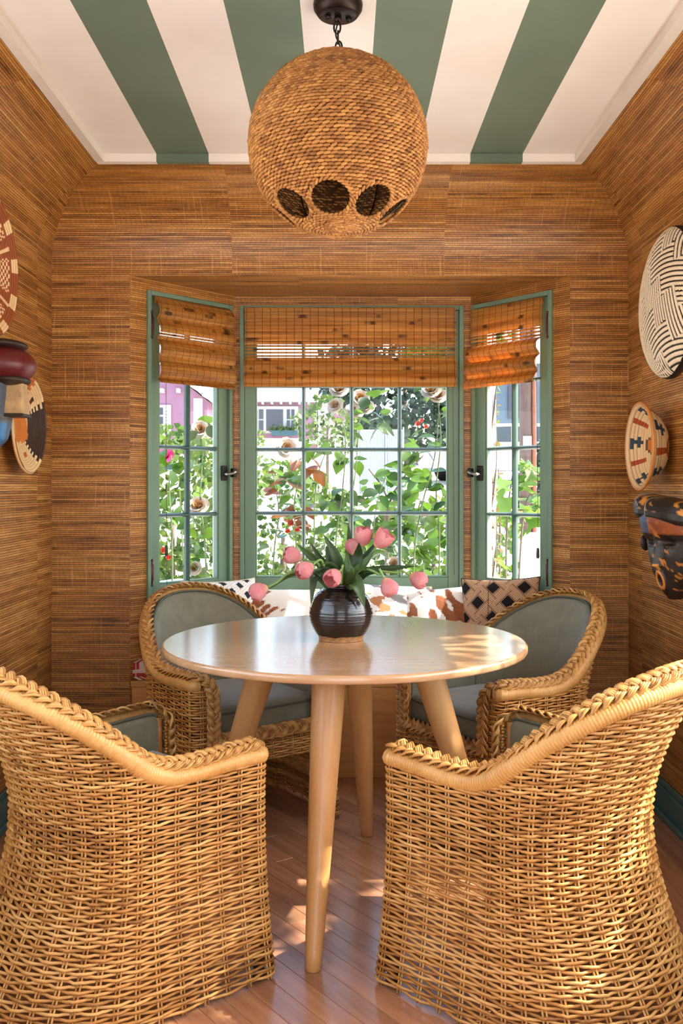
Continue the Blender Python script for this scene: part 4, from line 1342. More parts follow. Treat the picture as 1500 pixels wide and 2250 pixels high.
coiled('coiled_tray', -1, 3.075, 1.935, .232, [(0, .012), (.55, .016), (.85, .035), (1, .050)], col_b, 'large red-brown coiled tray with cream stepped figures, high on the wall', 24, plain('basket_rim_brown', srgb(150, 82, 40), .6))
def col_c(r, phi):      # right: cream bowl with an orange star and dark crosses
    c = np.tile(K(232, 196, 146), (len(r), 1))
    star = .52 + .13 * np.cos(phi * 4 + .4)
    c[(r < star) & (r > star - .16)] = K(206, 118, 40)
    c[(np.abs(r - star) < .025)] = K(110, 74, 48)
    c[r < .27] = K(218, 134, 40)
    c[(r < .31) & (r > .27)] = K(238, 214, 176)
    q = (np.degrees(phi) + 12) % 72
    c[(np.abs(r - .80) < .10) & (np.abs(q - 20) < 3)] = K(52, 66, 76)
    c[(np.abs(r - .80) < .022) & (np.abs(q - 20) < 10)] = K(52, 66, 76)
    c[(np.abs(r - .88) < .022) & (np.abs(q - 24) < 8)] = K(52, 66, 76)
    c[(np.abs(r - .78) < .12) & (np.abs(q - 56) < 5)] = K(176, 78, 36)
    return c
rimo = plain('basket_rim_orange', srgb(206, 126, 52), .6)
rb = coiled('coiled_bowl', 1, 3.425, 1.350, .158, [(0, .012), (.52, .014), (.75, .040), (.9, .07), (1, .096)], col_c, 'deep coiled bowl basket with an orange star and dark crosses, under the striped shield', 19, rimo)

# striped shield
def shield():
    root = wall_root('carved_shield', 1, 3.335, 1.855, 'large domed shield carved with black and cream stripes, high on the wall', 'shield')
    R, nr, nt = .268, 120, 420
    rr = np.linspace(.002, 1, nr + 1); a = np.linspace(0, 2 * PI, nt, endpoint=False)
    RR, AA = np.meshgrid(rr, a); X, Y = RR * np.cos(AA) * R, RR * np.sin(AA) * R
    def pat(x, y):
        # local x up, y away from the camera; ribs turn by steps along a diagonal
        s = x * .98 + y * .30; t = -x * .25 + y * .97
        i, j = np.floor(s / .085 + .3), np.floor(t / .085 + .2)
        vert = ((i - j) % 4 < 2)
        w = np.where(vert, .0180, .0190)
        k = np.where(vert, t / w, (s + .25 * t * t / .2) / w)
        return np.abs((k % 1) - .5) * 2
    g = pat(X, Y)
    H = .012 + .070 * np.sqrt(np.clip(1 - RR ** 2.3, 0, 1)) + .0030 * np.clip((g - .25) / .3, 0, 1) * (RR < .985)
    me = MB().grid(np.stack([X, Y, H], -1), closed_u=True).mesh('dome')
    rc = (rr[:-1] + rr[1:]) / 2; RC, AC = np.meshgrid(rc, a + PI / nt)
    gc = pat(RC * np.cos(AC) * R, RC * np.sin(AC) * R).ravel()
    k = np.clip((gc - .30) / .12, 0, 1)[:, None]
    c = K(40, 28, 22) * (1 - k) + K(240, 220, 188) * k
    c[(RC.ravel() > .985)] = K(36, 26, 20)
    color_faces(me, c); link_obj('dome', me, M['carved_pale'], root)
    MB().lathe([(.0001, .0), (R * .97, .0), (R, .006), (R, .013), (R * .98, .014)], 96).build('backing', M['wood_dark'], root)
M['carved_pale'] = mat_pattern('carved_shield_paint', .6, .2, 80, .3)
M['wood_dark'] = plain('dark_wood', srgb(48, 32, 24), .5, var=.25)
shield()

def relief(name, parent, vs, half, prot, colfn, mat, ns=61, stretch=1.0, shear=0.0):
    """carved relief: v up the thing, s across; local frame x = up (right wall) / down (left wall)."""
    nv = len(vs); S = np.linspace(-1, 1, ns)
    P = np.zeros((nv, ns, 3)); C = np.zeros((nv, ns, 3))
    sg = parent['up']
    for i, v in enumerate(vs):
        a = half(v); l = S * a
        P[i, :, 0] = sg * (v * stretch + shear * l); P[i, :, 1] = l; P[i, :, 2] = prot(l, v, S)
        C[i] = colfn(l, v, S)
    me = MB().grid(P).mesh(name)
    cc = (C[:-1, :-1] + C[1:, :-1] + C[1:, 1:] + C[:-1, 1:]) / 4
    color_faces(me, cc.reshape(-1, 3))
    return link_obj(name, me, mat, parent)
ip = lambda v, pts: float(np.interp(v, [p_[0] for p_ in pts], [p_[1] for p_ in pts]))

# right: long dark face with a black headdress
mk = wall_root('carved_mask', 1, 3.225, .825, 'dark carved mask with long face, black headdress and orange-brown brow', 'mask', 'carved masks on the side walls'); mk['up'] = 1
mk.rotation_euler = (0, -PI / 2, math.radians(26)); mk.location.x -= .048; mk.location.y -= .06      # hangs turned towards the room
half = lambda v: ip(v, [(0, .018), (.02, .040), (.07, .072), (.13, .096), (.19, .118), (.235, .126)])
worn = lambda l, v, k=0: smooth_noise(l * 90 + k, np.full_like(l, v * 90.0), 31)
def prot1(l, v, S):
    pm = ip(v, [(0, .035), (.03, .062), (.08, .083), (.12, .090), (.165, .088), (.185, .108), (.215, .118), (.235, .116)])
    base = pm * np.clip(1 - np.abs(S) ** 2.6, 0, 1) ** .55
    nose = .030 * np.exp(-(l / .011) ** 2) * ip(v, [(.085, 0), (.095, 1), (.12, .85), (.17, .35), (.185, 0)])
    eye = -.016 * np.exp(-((np.abs(l) - .040) / .020) ** 2) * np.exp(-((v - .158) / .012) ** 2)
    lid = .010 * np.exp(-((np.abs(l) - .040) / .018) ** 2) * np.exp(-((v - .150) / .005) ** 2)
    mo = .012 * np.exp(-((np.hypot(l / 1.0, (v - .055) * .62) - .014) / .005) ** 2)
    return base + nose + eye + lid + mo
def colr1(l, v, S):
    c = np.tile(K(40, 30, 24), (len(l), 1))
    w = worn(l, v)
    if v > .182:
        c[:] = K(132, 66, 30); c[w > .25] = K(168, 92, 40)
        c[l > .022] = K(52, 60, 92); c[l > .085] = K(40, 26, 22)
    c[(w > .62) & (v < .182)] = K(176, 108, 40)
    r = np.abs(np.hypot(l, (v - .055) * .62) - .014)
    c[r < .0035] = K(196, 120, 48)
    if .085 < v < .10: c[np.abs(l) < .010] = K(200, 130, 50)
    return c
relief('face', mk, np.linspace(0, .235, 110), half, prot1, colr1, M['carved'], 121, 1.21)
def prot2(l, v, S):
    pm = ip(v, [(.264, .100), (.270, .112), (.280, .120), (.300, .121), (.320, .114), (.332, .100), (.338, .075), (.340, .0)])
    groove = -.012 * np.exp(-((l - .045) / .008) ** 2)
    return np.maximum(0, (pm + groove) * np.clip(1 - np.abs(S) ** 3.6, 0, 1) ** .45)
def colr2(l, v, S):
    c = np.tile(K(32, 26, 20), (len(l), 1)); w = worn(l, v, 5)
    c[(w > .38) & (v > .295)] = K(184, 118, 46); c[(np.abs(l - .035) < .006)] = K(150, 140, 120); c[(np.abs(l - .118) < .01) & (v > .27)] = K(140, 150, 150)
    return c
relief('headdress', mk, np.concatenate([[.2635], np.linspace(.264, .340, 46)]), lambda v: .140, prot2, colr2, M['carved'], 81, 1.0, .13)
for s in (-1, 1):
    MB().ball((.185, s * .120, .028), (.030, .010, .022), 14, 10).build('ear', M['wood_dark'], mk)

# left: red bulging brow, black cap, cream nose, blue cheeks
mk = wall_root('carved_mask', -1, 3.215, 1.335, 'painted mask with bulging red brow, black cap, cream nose and blue cheeks', 'mask', 'carved masks on the side walls'); mk['up'] = -1
def protl(l, v, S):
    pm = ip(v, [(0, .02), (.03, .046), (.10, .060), (.20, .062), (.25, .060)])
    return pm * np.clip(1 - np.abs(S) ** 2.4, 0, 1) ** .5
def coll(l, v, S):
    c = np.tile(K(84, 92, 108), (len(l), 1)); c[(np.abs(l) > .012) & (np.abs(l) < .065) & (v < .085)] = K(44, 116, 176)
    c[np.abs(l) > .085] = K(60, 62, 66); c[(np.abs(v - .098) < .006)] = K(70, 58, 48)
    return c
relief('face', mk, np.linspace(0, .25, 50), lambda v: ip(v, [(0, .03), (.04, .075), (.12, .105), (.25, .115)]), protl, coll, M['carved'], 61)
MB().ball((-.283, 0, .022), (.072, .122, .125), 32, 20).build('brow', plain('oxblood_paint', srgb(98, 26, 26), .4, var=.2, scale=20), mk)
MB().ball((-.352, 0, .030), (.022, .105, .088), 28, 12).build('cap', M['wood_dark'], mk)
MB().ball((-.232, 0, .070), (.020, .092, .055), 28, 12).build('black_brow_ring', M['wood_dark'], mk)  # black ring on the underside of the red brow
V = [(-.225, -.030, .03), (-.225, .030, .03), (-.225, .026, .112), (-.225, -.026, .112), (-.118, -.046, .03), (-.118, .046, .03), (-.112, .040, .118), (-.112, -.040, .118)]
MB().add(V, [(0, 3, 2, 1), (4, 5, 6, 7), (0, 1, 5, 4), (1, 2, 6, 5), (2, 3, 7, 6), (3, 0, 4, 7)]).build('nose', plain('bone_paint', srgb(186, 152, 108), .55, var=.25, scale=30), mk, smooth=False, bevel=.006)
MB().box(-.117, -.106, -.046, .046, .03, .120).build('nose_edge', M['wood_dark'], mk, smooth=False, bevel=.003)
# ------------------------------------------------------------------ outside the bay
M['o_concrete'] = plain('sunlit_concrete', srgb(226, 220, 210), .8, var=.08, scale=3)
M['o_pink'] = plain('pink_stucco', srgb(138, 98, 119), .8, var=.06, scale=3)
M['o_white'] = plain('white_paint', srgb(179, 177, 173), .6, var=.05)
M['o_grey'] = plain('blue_grey_siding', srgb(81, 97, 111), .7, var=.08)
M['o_pane'] = plain('dark_house_window', srgb(62, 62, 72), .25, var=.2)
M['o_teal'] = plain('teal_planter', srgb(48, 83, 93), .6)
M['o_bark'] = mat_wood('pole_wood', srgb(60, 45, 41), srgb(96, 74, 67), (8, 8, .8), .8, 4.0)
M['o_pipe'] = plain('rusty_conduit', srgb(121, 71, 51), .6, var=.15)
M['o_yellow'] = plain('yellow_band', srgb(155, 123, 58), .6)
M['o_cane'] = plain('rose_cane', srgb(92, 104, 62), .6, var=.3, scale=20)
M['o_twig'] = plain('brown_twig', srgb(96, 78, 66), .8, var=.25, scale=20)
M['o_leaf'] = mat_leaf('rose_leaf', srgb(28, 55, 20), srgb(79, 108, 34), .5, .3)
M['o_leaf_red'] = mat_leaf('young_red_leaf', srgb(77, 37, 27), srgb(124, 73, 42), .45, .3)
M['o_leaf_fig'] = mat_leaf('fig_leaf', srgb(59, 89, 33), srgb(99, 124, 51), .5, .45)
M['o_leaf_far'] = mat_leaf('garden_foliage', srgb(46, 71, 29), srgb(96, 114, 51), .45, .5, False)
M['o_leaf_dark'] = mat_leaf('evergreen_foliage', srgb(24, 40, 36), srgb(62, 84, 64), .2, .5, False)
M['o_vine'] = mat_leaf('dry_vine_leaf', srgb(106, 77, 46), srgb(106, 115, 59), .35, .6)
M['o_rose'] = plain('cream_rose_petal', srgb(189, 175, 157), .6, var=.06, scale=30)
M['o_rose_mid'] = plain('apricot_rose_heart', srgb(179, 134, 82), .6, var=.12, scale=30)
M['o_red'] = plain('scarlet_blossom', srgb(194, 64, 34), .6, var=.12, scale=30)
M['o_magenta'] = plain('magenta_blossom', srgb(184, 45, 95), .6, var=.12, scale=30)
M['o_blue'] = plain('blue_bin_plastic', srgb(50, 71, 120), .4, var=.1)
M['o_glasscar'] = plain('car_window', srgb(40, 50, 60), .15)

def gz(y): return -.25 + (y - 5) * .0845
P = np.array([[(x, y, gz(max(y, 5))) for y in (-14, -6, 0, 5, 8, 14, 22, 32, 46)] for x in np.linspace(-18, 18, 9)])
g = MB().grid(P[::-1]).build('ground', M['o_concrete'], smooth=False); tag(g, kind='structure')

# --- leaves and blossoms shared by the plants
def leaf_mesh(name, L, W, cup=.15, n=5, lobes=0):
    V, Q = [], []
    for i in range(n + 1):
        t = i / n
        w = W / 2 * math.sin(PI * min(1, .06 + .94 * t) ** .85) if not lobes else W / 2 * math.sin(PI * min(1, .08 + .92 * t) ** .7) * (.62 + .38 * math.cos(t * lobes * 2 * PI))
        w = max(w, .0006)
        y = t * L; z = -cup * L * (t - .4) ** 2
        V += [(-w, y, z + cup * w), (0, y, z), (w, y, z + cup * w)]
    for i in range(n):
        for j in range(2): Q.append((i * 3 + j, i * 3 + j + 1, i * 3 + j + 4, i * 3 + j + 3))
    return np_mesh(name, V, Q, True)
LEAF = {}
for key, L, W, lob, mt in (('a', .098, .066, 0, 'o_leaf'), ('b', .074, .052, 0, 'o_leaf'), ('r', .090, .058, 0, 'o_leaf_red'), ('f', .17, .17, 2.0, 'o_leaf_fig'), ('v', .030, .024, 0, 'o_vine')):
    m = leaf_mesh('leaf', L, W, .18, 6 if not lob else 14, lob); m.materials.append(M[mt]); LEAF[key] = m

def bloom_mesh(name, mats, R=.036, rings=((5, .0, 1.0), (5, .5, .75), (4, .9, .5)), seed=0):
    r = random.Random(seed); mb = MB(); fm = []
    for k, (n, tilt, sc) in enumerate(rings):
        for i in range(n):
            a = 2 * PI * i / n + k * .6 + r.uniform(-.15, .15)
            P = np.zeros((5, 4, 3))
            for u in range(5):
                for v in range(4):
                    s = -1 + u / 2; t = v / 3
                    wd = R * .75 * sc * math.sin(PI * (.15 + .75 * t)) ** .6
                    x = t * R * sc * math.cos(tilt * 1.2); z = t * R * sc * math.sin(tilt * 1.2) + .12 * R * (s * s) + .1 * R * t * t
                    P[u, v] = (x, s * wd, z)
            c, s_ = math.cos(a), math.sin(a)
            P = np.stack([P[..., 0] * c - P[..., 1] * s_, P[..., 0] * s_ + P[..., 1] * c, P[..., 2]], -1)
            mb.grid(P); fm += [min(k, len(mats) - 1)] * 12
    me = mb.mesh(name)
    for m in mats: me.materials.append(m)
    me.polygons.foreach_set('material_index', np.array(fm, dtype=np.int32)); return me
BL = {'cream': bloom_mesh('blossom', [M['o_rose'], M['o_rose'], M['o_rose_mid']], .05, ((6, .05, 1.0), (6, .45, .85), (5, .8, .6), (4, 1.1, .4)), 1),
      'red': bloom_mesh('blossom', [M['o_red']], .016, ((5, .3, 1.0), (4, .8, .6)), 2),
      'magenta': bloom_mesh('blossom', [M['o_magenta']], .05, ((6, .2, 1.0), (5, .7, .7)), 3)}

def put(mesh, parent, loc, rnd, scale=1.0, face=None, name='leaf'):
    o = link_obj(name, mesh, None, parent, tuple(loc))
    if face is None:
        o.rotation_euler = (rnd.uniform(-1.3, .6), rnd.uniform(-.8, .8), rnd.uniform(0, 2 * PI))
    else:
        o.rotation_mode = 'QUATERNION'; o.rotation_quaternion = Vector(face).to_track_quat('Z', 'Y')
    s = scale * rnd.uniform(.8, 1.25); o.scale = (s, s, s); return o

def shrub(name, label, canes, seed, kinds='aab', per=22, spread=.16, zmin=.45, blossoms=(), cane_mat='o_cane', cat='rose bush', group='climbing roses outside the window', scale=1.0, cane_r=.006):
    """canes: lists of world points; leaflets hang in threes and fives along them."""
    rnd = random.Random(seed)
    base = canes[0][0]
    root = empty(name, tuple(base), 0, label, cat, group)
    b = np.array(base, float)
    for cn in canes:
        p = bezier(cn, 10) - b
        r = np.linspace(cane_r, cane_r * .45, len(p))
        MB().tube(p, r, 6).build('cane', M[cane_mat], root)
        use = [q for q in p if q[2] + b[2] > zmin]
        if not use: continue
        k = 0
        while k < per:
            q = use[rnd.randrange(len(use))]
            d = np.array([rnd.gauss(0, 1), rnd.gauss(0, .8), rnd.gauss(.1, .6)]); d /= np.linalg.norm(d)
            stem = q + d * rnd.uniform(.03, spread)
            nl = rnd.choice((3, 3, 5))
            side = np.cross(d, [0, 0, 1]); side /= np.linalg.norm(side) + 1e-6
            key = rnd.choice(kinds)
            for m in range(nl):
                f = m // 2 + 1
                lp = stem + (d * .042 * f + side * (.036 if m % 2 else -.036) * (0 if m == nl - 1 else 1)) * scale
                put(LEAF[key], root, lp, rnd, scale); k += 1
    for px, py, dd, kind in blossoms:
        w = np.array(world_pt(px, py, dd)) - b
        put(BL[kind], root, w, rnd, 1.0, (rnd.uniform(-.5, .5), -1, rnd.uniform(.1, .9)), 'blossom')
    return root
wp = lambda x, y, d: tuple(world_pt(x, y, d))
def from_ground(px, d, *pts):
    x = (px - VPX) / FPX * d
    return [(x, d, gz(d) - .02)] + [wp(*q) for q in pts]
shrub('rose_bush', 'climbing rose with reddish young leaves behind the lower left panes of the middle window',
      [from_ground(590, 4.9, (600, 1250, 4.9), (612, 1130, 4.88), (600, 1040, 4.9)), from_ground(640, 5.0, (650, 1220, 5.0), (645, 1120, 5.0), (655, 1060, 4.95))], 1, 'aarr', 34, .15,
      blossoms=[(640, 1150, 5.05, 'red'), (652, 1165, 5.0, 'red'), (632, 1168, 5.1, 'red')])
shrub('rose_bush', 'tall rose with cream blooms reaching the shade in the middle window',
      [from_ground(720, 5.1, (735, 1230, 5.1), (752, 1080, 5.08), (758, 960, 5.05), (738, 890, 5.0)), from_ground(770, 5.2, (765, 1200, 5.2), (780, 1040, 5.2), (792, 900, 5.15)), from_ground(700, 5.3, (690, 1180, 5.3), (700, 1040, 5.3), (735, 955, 5.3))], 2, 'aab', 30, .16,
      blossoms=[(738, 893, 5.0, 'cream'), (745, 858, 5.0, 'cream'), (790, 878, 5.1, 'cream'), (803, 898, 5.12, 'cream'), (778, 905, 5.15, 'cream'), (628, 985, 5.4, 'cream')])
shrub('rose_bush', 'leafy climbing rose along the right-hand panes of the middle window',
      [from_ground(905, 4.95, (908, 1260, 4.95), (925, 1120, 4.95), (955, 1000, 4.95), (965, 880, 4.95)), from_ground(960, 5.05, (965, 1200, 5.05), (958, 1080, 5.05), (968, 960, 5.05), (958, 850, 5.0))], 3, 'aabb', 50, .13,
      blossoms=[(962, 872, 4.95, 'cream'), (948, 860, 4.95, 'cream'), (918, 932, 5.3, 'red'), (935, 938, 5.3, 'red'), (926, 925, 5.3, 'red')])
shrub('rose_bush', 'rose bush filling the lower right panes of the middle window',
      [from_ground(840, 5.6, (850, 1240, 5.6), (868, 1160, 5.6), (880, 1090, 5.6)), from_ground(930, 5.5, (930, 1240, 5.5), (915, 1180, 5.5), (880, 1140, 5.5)), from_ground(800, 5.7, (815, 1220, 5.7), (830, 1100, 5.7), (850, 1040, 5.7))], 4, 'aab', 36, .20,
      blossoms=[(865, 1240, 5.4, 'cream')])
shrub('rose_bush', 'climbing rose with buds outside the left casement',
      [from_ground(455, 5.0, (452, 1240, 5.0), (440, 1100, 5.0), (445, 990, 5.0), (438, 930, 5.0)), from_ground(380, 5.2, (378, 1200, 5.2), (372, 1080, 5.2), (376, 1000, 5.2)), from_ground(420, 5.4, (400, 1180, 5.4), (395, 1080, 5.4))], 5, 'aab', 34, .13,
      blossoms=[(436, 1115, 5.0, 'cream'), (440, 945, 5.0, 'cream'), (428, 1250, 5.1, 'cream'), (362, 1005, 5.6, 'magenta'), (352, 1000, 5.7, 'magenta'), (360, 1210, 5.2, 'red'), (370, 1225, 5.2, 'red')])
shrub('fig_tree', 'young fig tree with broad pale lobed leaves outside the right casement',
      [from_ground(1110, 6.2, (1112, 1200, 6.2), (1120, 1080, 6.2), (1140, 980, 6.2)), from_ground(1130, 6.4, (1150, 1130, 6.4), (1190, 1080, 6.4)), from_ground(1095, 6.0, (1098, 1180, 6.0), (1095, 1030, 6.0))], 6, 'f', 17, .16, cane_mat='o_twig', cat='tree', group=None, cane_r=.009)
shrub('bare_shrub', 'sparse twiggy shrub with few leaves behind the middle panes',
      [from_ground(850, 6.6, (852, 1200, 6.6), (848, 1090, 6.6), (810, 1030, 6.6)), from_ground(850, 6.6, (850, 1150, 6.6), (880, 1060, 6.6), (930, 1000, 6.6)), from_ground(850, 6.6, (845, 1130, 6.6), (800, 1100, 6.6), (770, 1110, 6.6)), from_ground(850, 6.6, (852, 1180, 6.6), (900, 1140, 6.6), (960, 1130, 6.6))], 7, 'a', 12, .2, cane_mat='o_twig', cat='shrub', group=None, scale=1.2, cane_r=.013)

def foliage(name, label, c, r, n, size, mat, seed, cat='shrub', trunk=None, group=None):
    rg = np.random.default_rng(seed)
    root = empty(name, (c[0], c[1], gz(c[1]) if trunk is None else trunk[2]), 0, label, cat, group)
    b = np.array(root.location)
    p = rg.normal(size=(n, 3)); p /= np.linalg.norm(p, axis=1)[:, None]
    lump = 1 + .22 * np.sin(p[:, 0] * 5 + seed) * np.cos(p[:, 2] * 6 + seed)
    p = p * (rg.uniform(.55, 1, n) ** .5 * lump)[:, None] * np.array(r) + np.array(c) - b
    a = rg.normal(size=(n, 3)); a /= np.linalg.norm(a, axis=1)[:, None]
    q = np.cross(a, rg.normal(size=(n, 3))); q /= np.linalg.norm(q, axis=1)[:, None]
    s = size * rg.uniform(.6, 1.3, n)[:, None]
    V = np.stack([p, p + a * s * .5 + q * s * .35, p + a * s, p + a * s * .5 - q * s * .35], 1).reshape(-1, 3)
    me = np_mesh('foliage', V, np.arange(n * 4).reshape(-1, 4), False)
    o = link_obj('foliage', me, M[mat], root); o['kind'] = 'stuff'
    top = np.array(c) - b
    MB().tube([(0, 0, -.05), tuple(top * .5), tuple(top)], [.05 * r[0], .04 * r[0], .02 * r[0]], 8).build('trunk', M['o_twig'], root)
    return root
foliage('garden_shrub', 'light green shrub low outside the left casement', (-1.32, 7.3, .95), (.62, .5, .62), 1700, .085, 'o_leaf_far', 1, group='garden shrubs')
foliage('garden_shrub', 'light green shrub low behind the left panes of the middle window', (-.55, 8.7, .75), (.82, .5, .68), 2000, .085, 'o_leaf_far', 2, group='garden shrubs')
foliage('garden_shrub', 'yellow-green shrub low behind the right panes of the middle window', (.72, 7.4, .62), (.70, .5, .50), 1700, .085, 'o_leaf_far', 3, group='garden shrubs')
foliage('garden_shrub', 'flowering shrub under the pink house window', (-2.6, 20.5, 2.1), (.9, .6, .45), 700, .12, 'o_leaf_far', 4, group='garden shrubs')
foliage('garden_shrub', 'green shrub beside the pink house corner', (-.35, 22, 2.6), (.8, .6, .7), 700, .14, 'o_leaf_far', 5, group='garden shrubs')
foliage('evergreen_tree', 'big dark evergreen tree beyond the corrugated fence', (2.0, 30, 4.6), (2.6, 1.6, 2.6), 5200, .28, 'o_leaf_dark', 6, 'tree', (2.0, 30, gz(30)))
foliage('evergreen_tree', 'blue-green tree at the top right of the middle window', (2.9, 23.5, 4.6), (1.2, 1.0, 1.3), 1800, .22, 'o_leaf_far', 7, 'tree', (2.9, 23.5, gz(23.5)))
foliage('dark_hedge', 'dark clipped hedge right of the utility pole', (3.55, 16, .95), (.62, .8, 1.05), 3000, .12, 'o_leaf_dark', 8, 'hedge')

# --- pink house across the street
HY = 40.0; sc = HY / FPX
hx = lambda px: (px - VPX) * sc
hz = lambda py: HC - (py - VPY) * sc
house = empty('pink_house', (hx(610), HY, gz(HY)), 0, 'pink house with white tiled roof and picture window across the street', 'house')
ho = np.array(house.location)
def hbox(nm, x0, x1, y0, y1, z0, z1, mat, par=None, bev=0):
    o_ = ho if par is None else ho
    return MB().box(x0 - ho[0], x1 - ho[0], y0 - ho[1], y1 - ho[1], z0 - ho[2], z1 - ho[2]).build(nm, mat, par or house, smooth=False, bevel=bev)
hbox('wall', hx(480), hx(692), HY, HY + 5, gz(HY) - .5, hz(884), M['o_pink'])
for k in range(7):                                           # roof courses
    z0 = hz(884) + k * .20; y0 = HY - .45 + k * .42
    hbox('roof_course', hx(478) - .1, hx(694) + .15, y0, y0 + .55, z0, z0 + .17, M['o_white'])
for px in range(496, 692, 20): hbox('rafter_tail', hx(px), hx(px + 5), HY - .42, HY, hz(889), hz(883), M['o_white'])
hbox('corner_board', hx(691), hx(696), HY - .03, HY + .05, gz(HY), hz(884), M['o_white'])
fr = hbox('window_frame', hx(552), hx(655), HY - .08, HY + .02, hz(952), hz(893), M['o_white'])
for a, b_, c_, d_2 in ((556, 566, 900, 921), (569, 579, 900, 921), (556, 566, 924, 946), (569, 579, 924, 946), (585, 622, 900, 947), (630, 637, 900, 921), (640, 647, 900, 921), (630, 637, 924, 946), (640, 647, 924, 946)):
    hbox('window_pane', hx(a), hx(b_), HY - .11, HY - .07, hz(d_2), hz(c_), M['o_pane'], fr)
bxp = hbox('flower_box', hx(597), hx(655), HY - .45, HY - .12, hz(958), hz(947), M['o_teal'])
rg = np.random.default_rng(2); n = 160
pp = np.stack([rg.uniform(hx(600), hx(652), n), rg.uniform(HY - .42, HY - .15, n), rg.uniform(hz(948), hz(940), n)], -1) - ho
aa = rg.normal(size=(n, 3)) * .06; qq = rg.normal(size=(n, 3)) * .05
V = np.stack([pp, pp + aa + qq, pp + 2 * aa, pp + aa - qq], 1).reshape(-1, 3)
ob = link_obj('box_plants', np_mesh('box_plants', V, np.arange(4 * n).reshape(-1, 4), False), M['o_leaf_far'], bxp); ob['kind'] = 'stuff'
hbox('garden_wall', hx(480), hx(760), HY - 2.0, HY - 1.7, gz(HY - 2) - .3, hz(968), M['o_white'])

WY = 36.0; s2 = WY / FPX
gx = lambda px: (px - VPX) * s2
gzz = lambda py: HC - (py - VPY) * s2
wing = empty('pink_gable_house', (gx(380), WY, gz(WY)), 0, 'pink gabled house wall with white shuttered window at the far left', 'house')
wo = np.array(wing.location)
def wbox(nm, x0, x1, y0, y1, z0, z1, mat, par=None):
    return MB().box(x0 - wo[0], x1 - wo[0], y0 - wo[1], y1 - wo[1], z0 - wo[2], z1 - wo[2]).build(nm, mat, par or wing, smooth=False)
poly = [(gx(250), gz(WY) - .3), (gx(455), gz(WY) - .3), (gx(455), gzz(880)), (gx(352), gzz(800)), (gx(250), gzz(880))]
V = [(x - wo[0], 0, z - wo[2]) for x, z in poly] + [(x - wo[0], 3, z - wo[2]) for x, z in poly]; k = 5
MB().add(V, [(i, (i + 1) % k, k + (i + 1) % k, k + i) for i in range(k)], [(0, i, i + 1) for i in range(1, k - 1)]).build('wall', M['o_pink'], wing, smooth=False)
a, b_ = np.array([gx(345), gzz(793)]), np.array([gx(472), gzz(893)])
for j in range(5):
    p0 = a + (b_ - a) * j / 5; p1 = a + (b_ - a) * (j + 1.08) / 5
    V = [(p0[0] - wo[0], -.4, p0[1] - wo[2] + .02), (p1[0] - wo[0], -.4, p1[1] - wo[2] + .10), (p1[0] - wo[0], 3.1, p1[1] - wo[2] + .10), (p0[0] - wo[0], 3.1, p0[1] - wo[2] + .02)]
    V += [(x, y, z + .12) for x, y, z in V]
    MB().add(V, [(0, 3, 2, 1), (4, 5, 6, 7), (0, 1, 5, 4), (1, 2, 6, 5), (2, 3, 7, 6), (3, 0, 4, 7)]).build('roof_course', M['o_white'], wing, smooth=False)
for px in (354, 390): wbox('beam_end', gx(px), gx(px + 8), WY - .3, WY, gzz(864), gzz(855), M['o_white'])
f2 = wbox('window_frame', gx(340), gx(376), WY - .08, WY + .02, gzz(960), gzz(890), M['o_white'])
for a0, b0, c0, d0 in ((343, 359, 896, 912), (343, 359, 916, 932), (343, 359, 936, 952)): wbox('window_pane', gx(a0), gx(b0), WY - .11, WY - .07, gzz(d0), gzz(c0), M['o_pane'], f2)
for c0 in range(898, 950, 7): wbox('shutter_slat', gx(362), gx(373), WY - .12, WY - .08, gzz(c0 + 5), gzz(c0), M['o_white'], f2)
wbox('porch_post', gx(433), gx(449), WY - .9, WY - .5, gz(WY) - .2, gzz(880), M['o_white'])
foliage('garden_shrub', 'bush with pink flowers below the gabled house', (-4.6, 22, 2.1), (1.2, .6, .5), 700, .13, 'o_leaf_far', 9, group='garden shrubs')

wb = empty('white_house', (hx(725), HY + 3, gz(HY)), 0, 'white house wall with a blue-grey window right of the pink house', 'house')
wo2 = np.array(wb.location)
def w3(nm, x0, x1, y0, y1, z0, z1, mat, par=None):
    return MB().box(x0 - wo2[0], x1 - wo2[0], y0 - wo2[1], y1 - wo2[1], z0 - wo2[2], z1 - wo2[2]).build(nm, mat, par or wb, smooth=False)
w3('wall', hx(700), hx(850), HY + 3, HY + 7, gz(HY) - .3, hz(790), M['o_white'])
q = w3('window_frame', hx(738), hx(812), HY + 2.9, HY + 3.02, hz(886), hz(838), M['o_white'])
for a0, b0 in ((741, 774), (777, 809)): w3('window_pane', hx(a0), hx(b0), HY + 2.86, HY + 2.92, hz(883), hz(842), M['o_grey'], q)
w3('pink_porch', hx(730), hx(800), HY + 2.0, HY + 2.9, hz(912), hz(892), M['o_pink'])

# corrugated fence
fy = 20.0; fs = fy / FPX
fence = empty('corrugated_fence', ((840 - VPX) * fs, fy, gz(fy)), 0, 'low grey corrugated metal fence below the dark evergreen', 'fence')
x0, x1 = (785 - VPX) * fs, (885 - VPX) * fs; n = 150
xs = np.linspace(x0, x1, n) - fence.location[0]; yy = .02 * np.sin(xs * 2 * PI / .045)
zt_, zb_ = HC - (944 - VPY) * fs - gz(fy), -.1
MB().grid(np.stack([np.stack([xs, yy, np.full(n, zb_)], -1), np.stack([xs, yy, np.full(n, zt_)], -1)], 0)).build('metal_sheet', M['o_grey_pale'] if 'o_grey_pale' in M else plain('galvanised_sheet', srgb(176, 186, 196), .5, .3), fence)
for px in (786, 846, 884): MB().box((px - VPX) * fs - fence.location[0], (px + 3 - VPX) * fs - fence.location[0], -.06, -.02, -.1, zt_ + .05).build('fence_post', M['o_white'], fence, smooth=False)

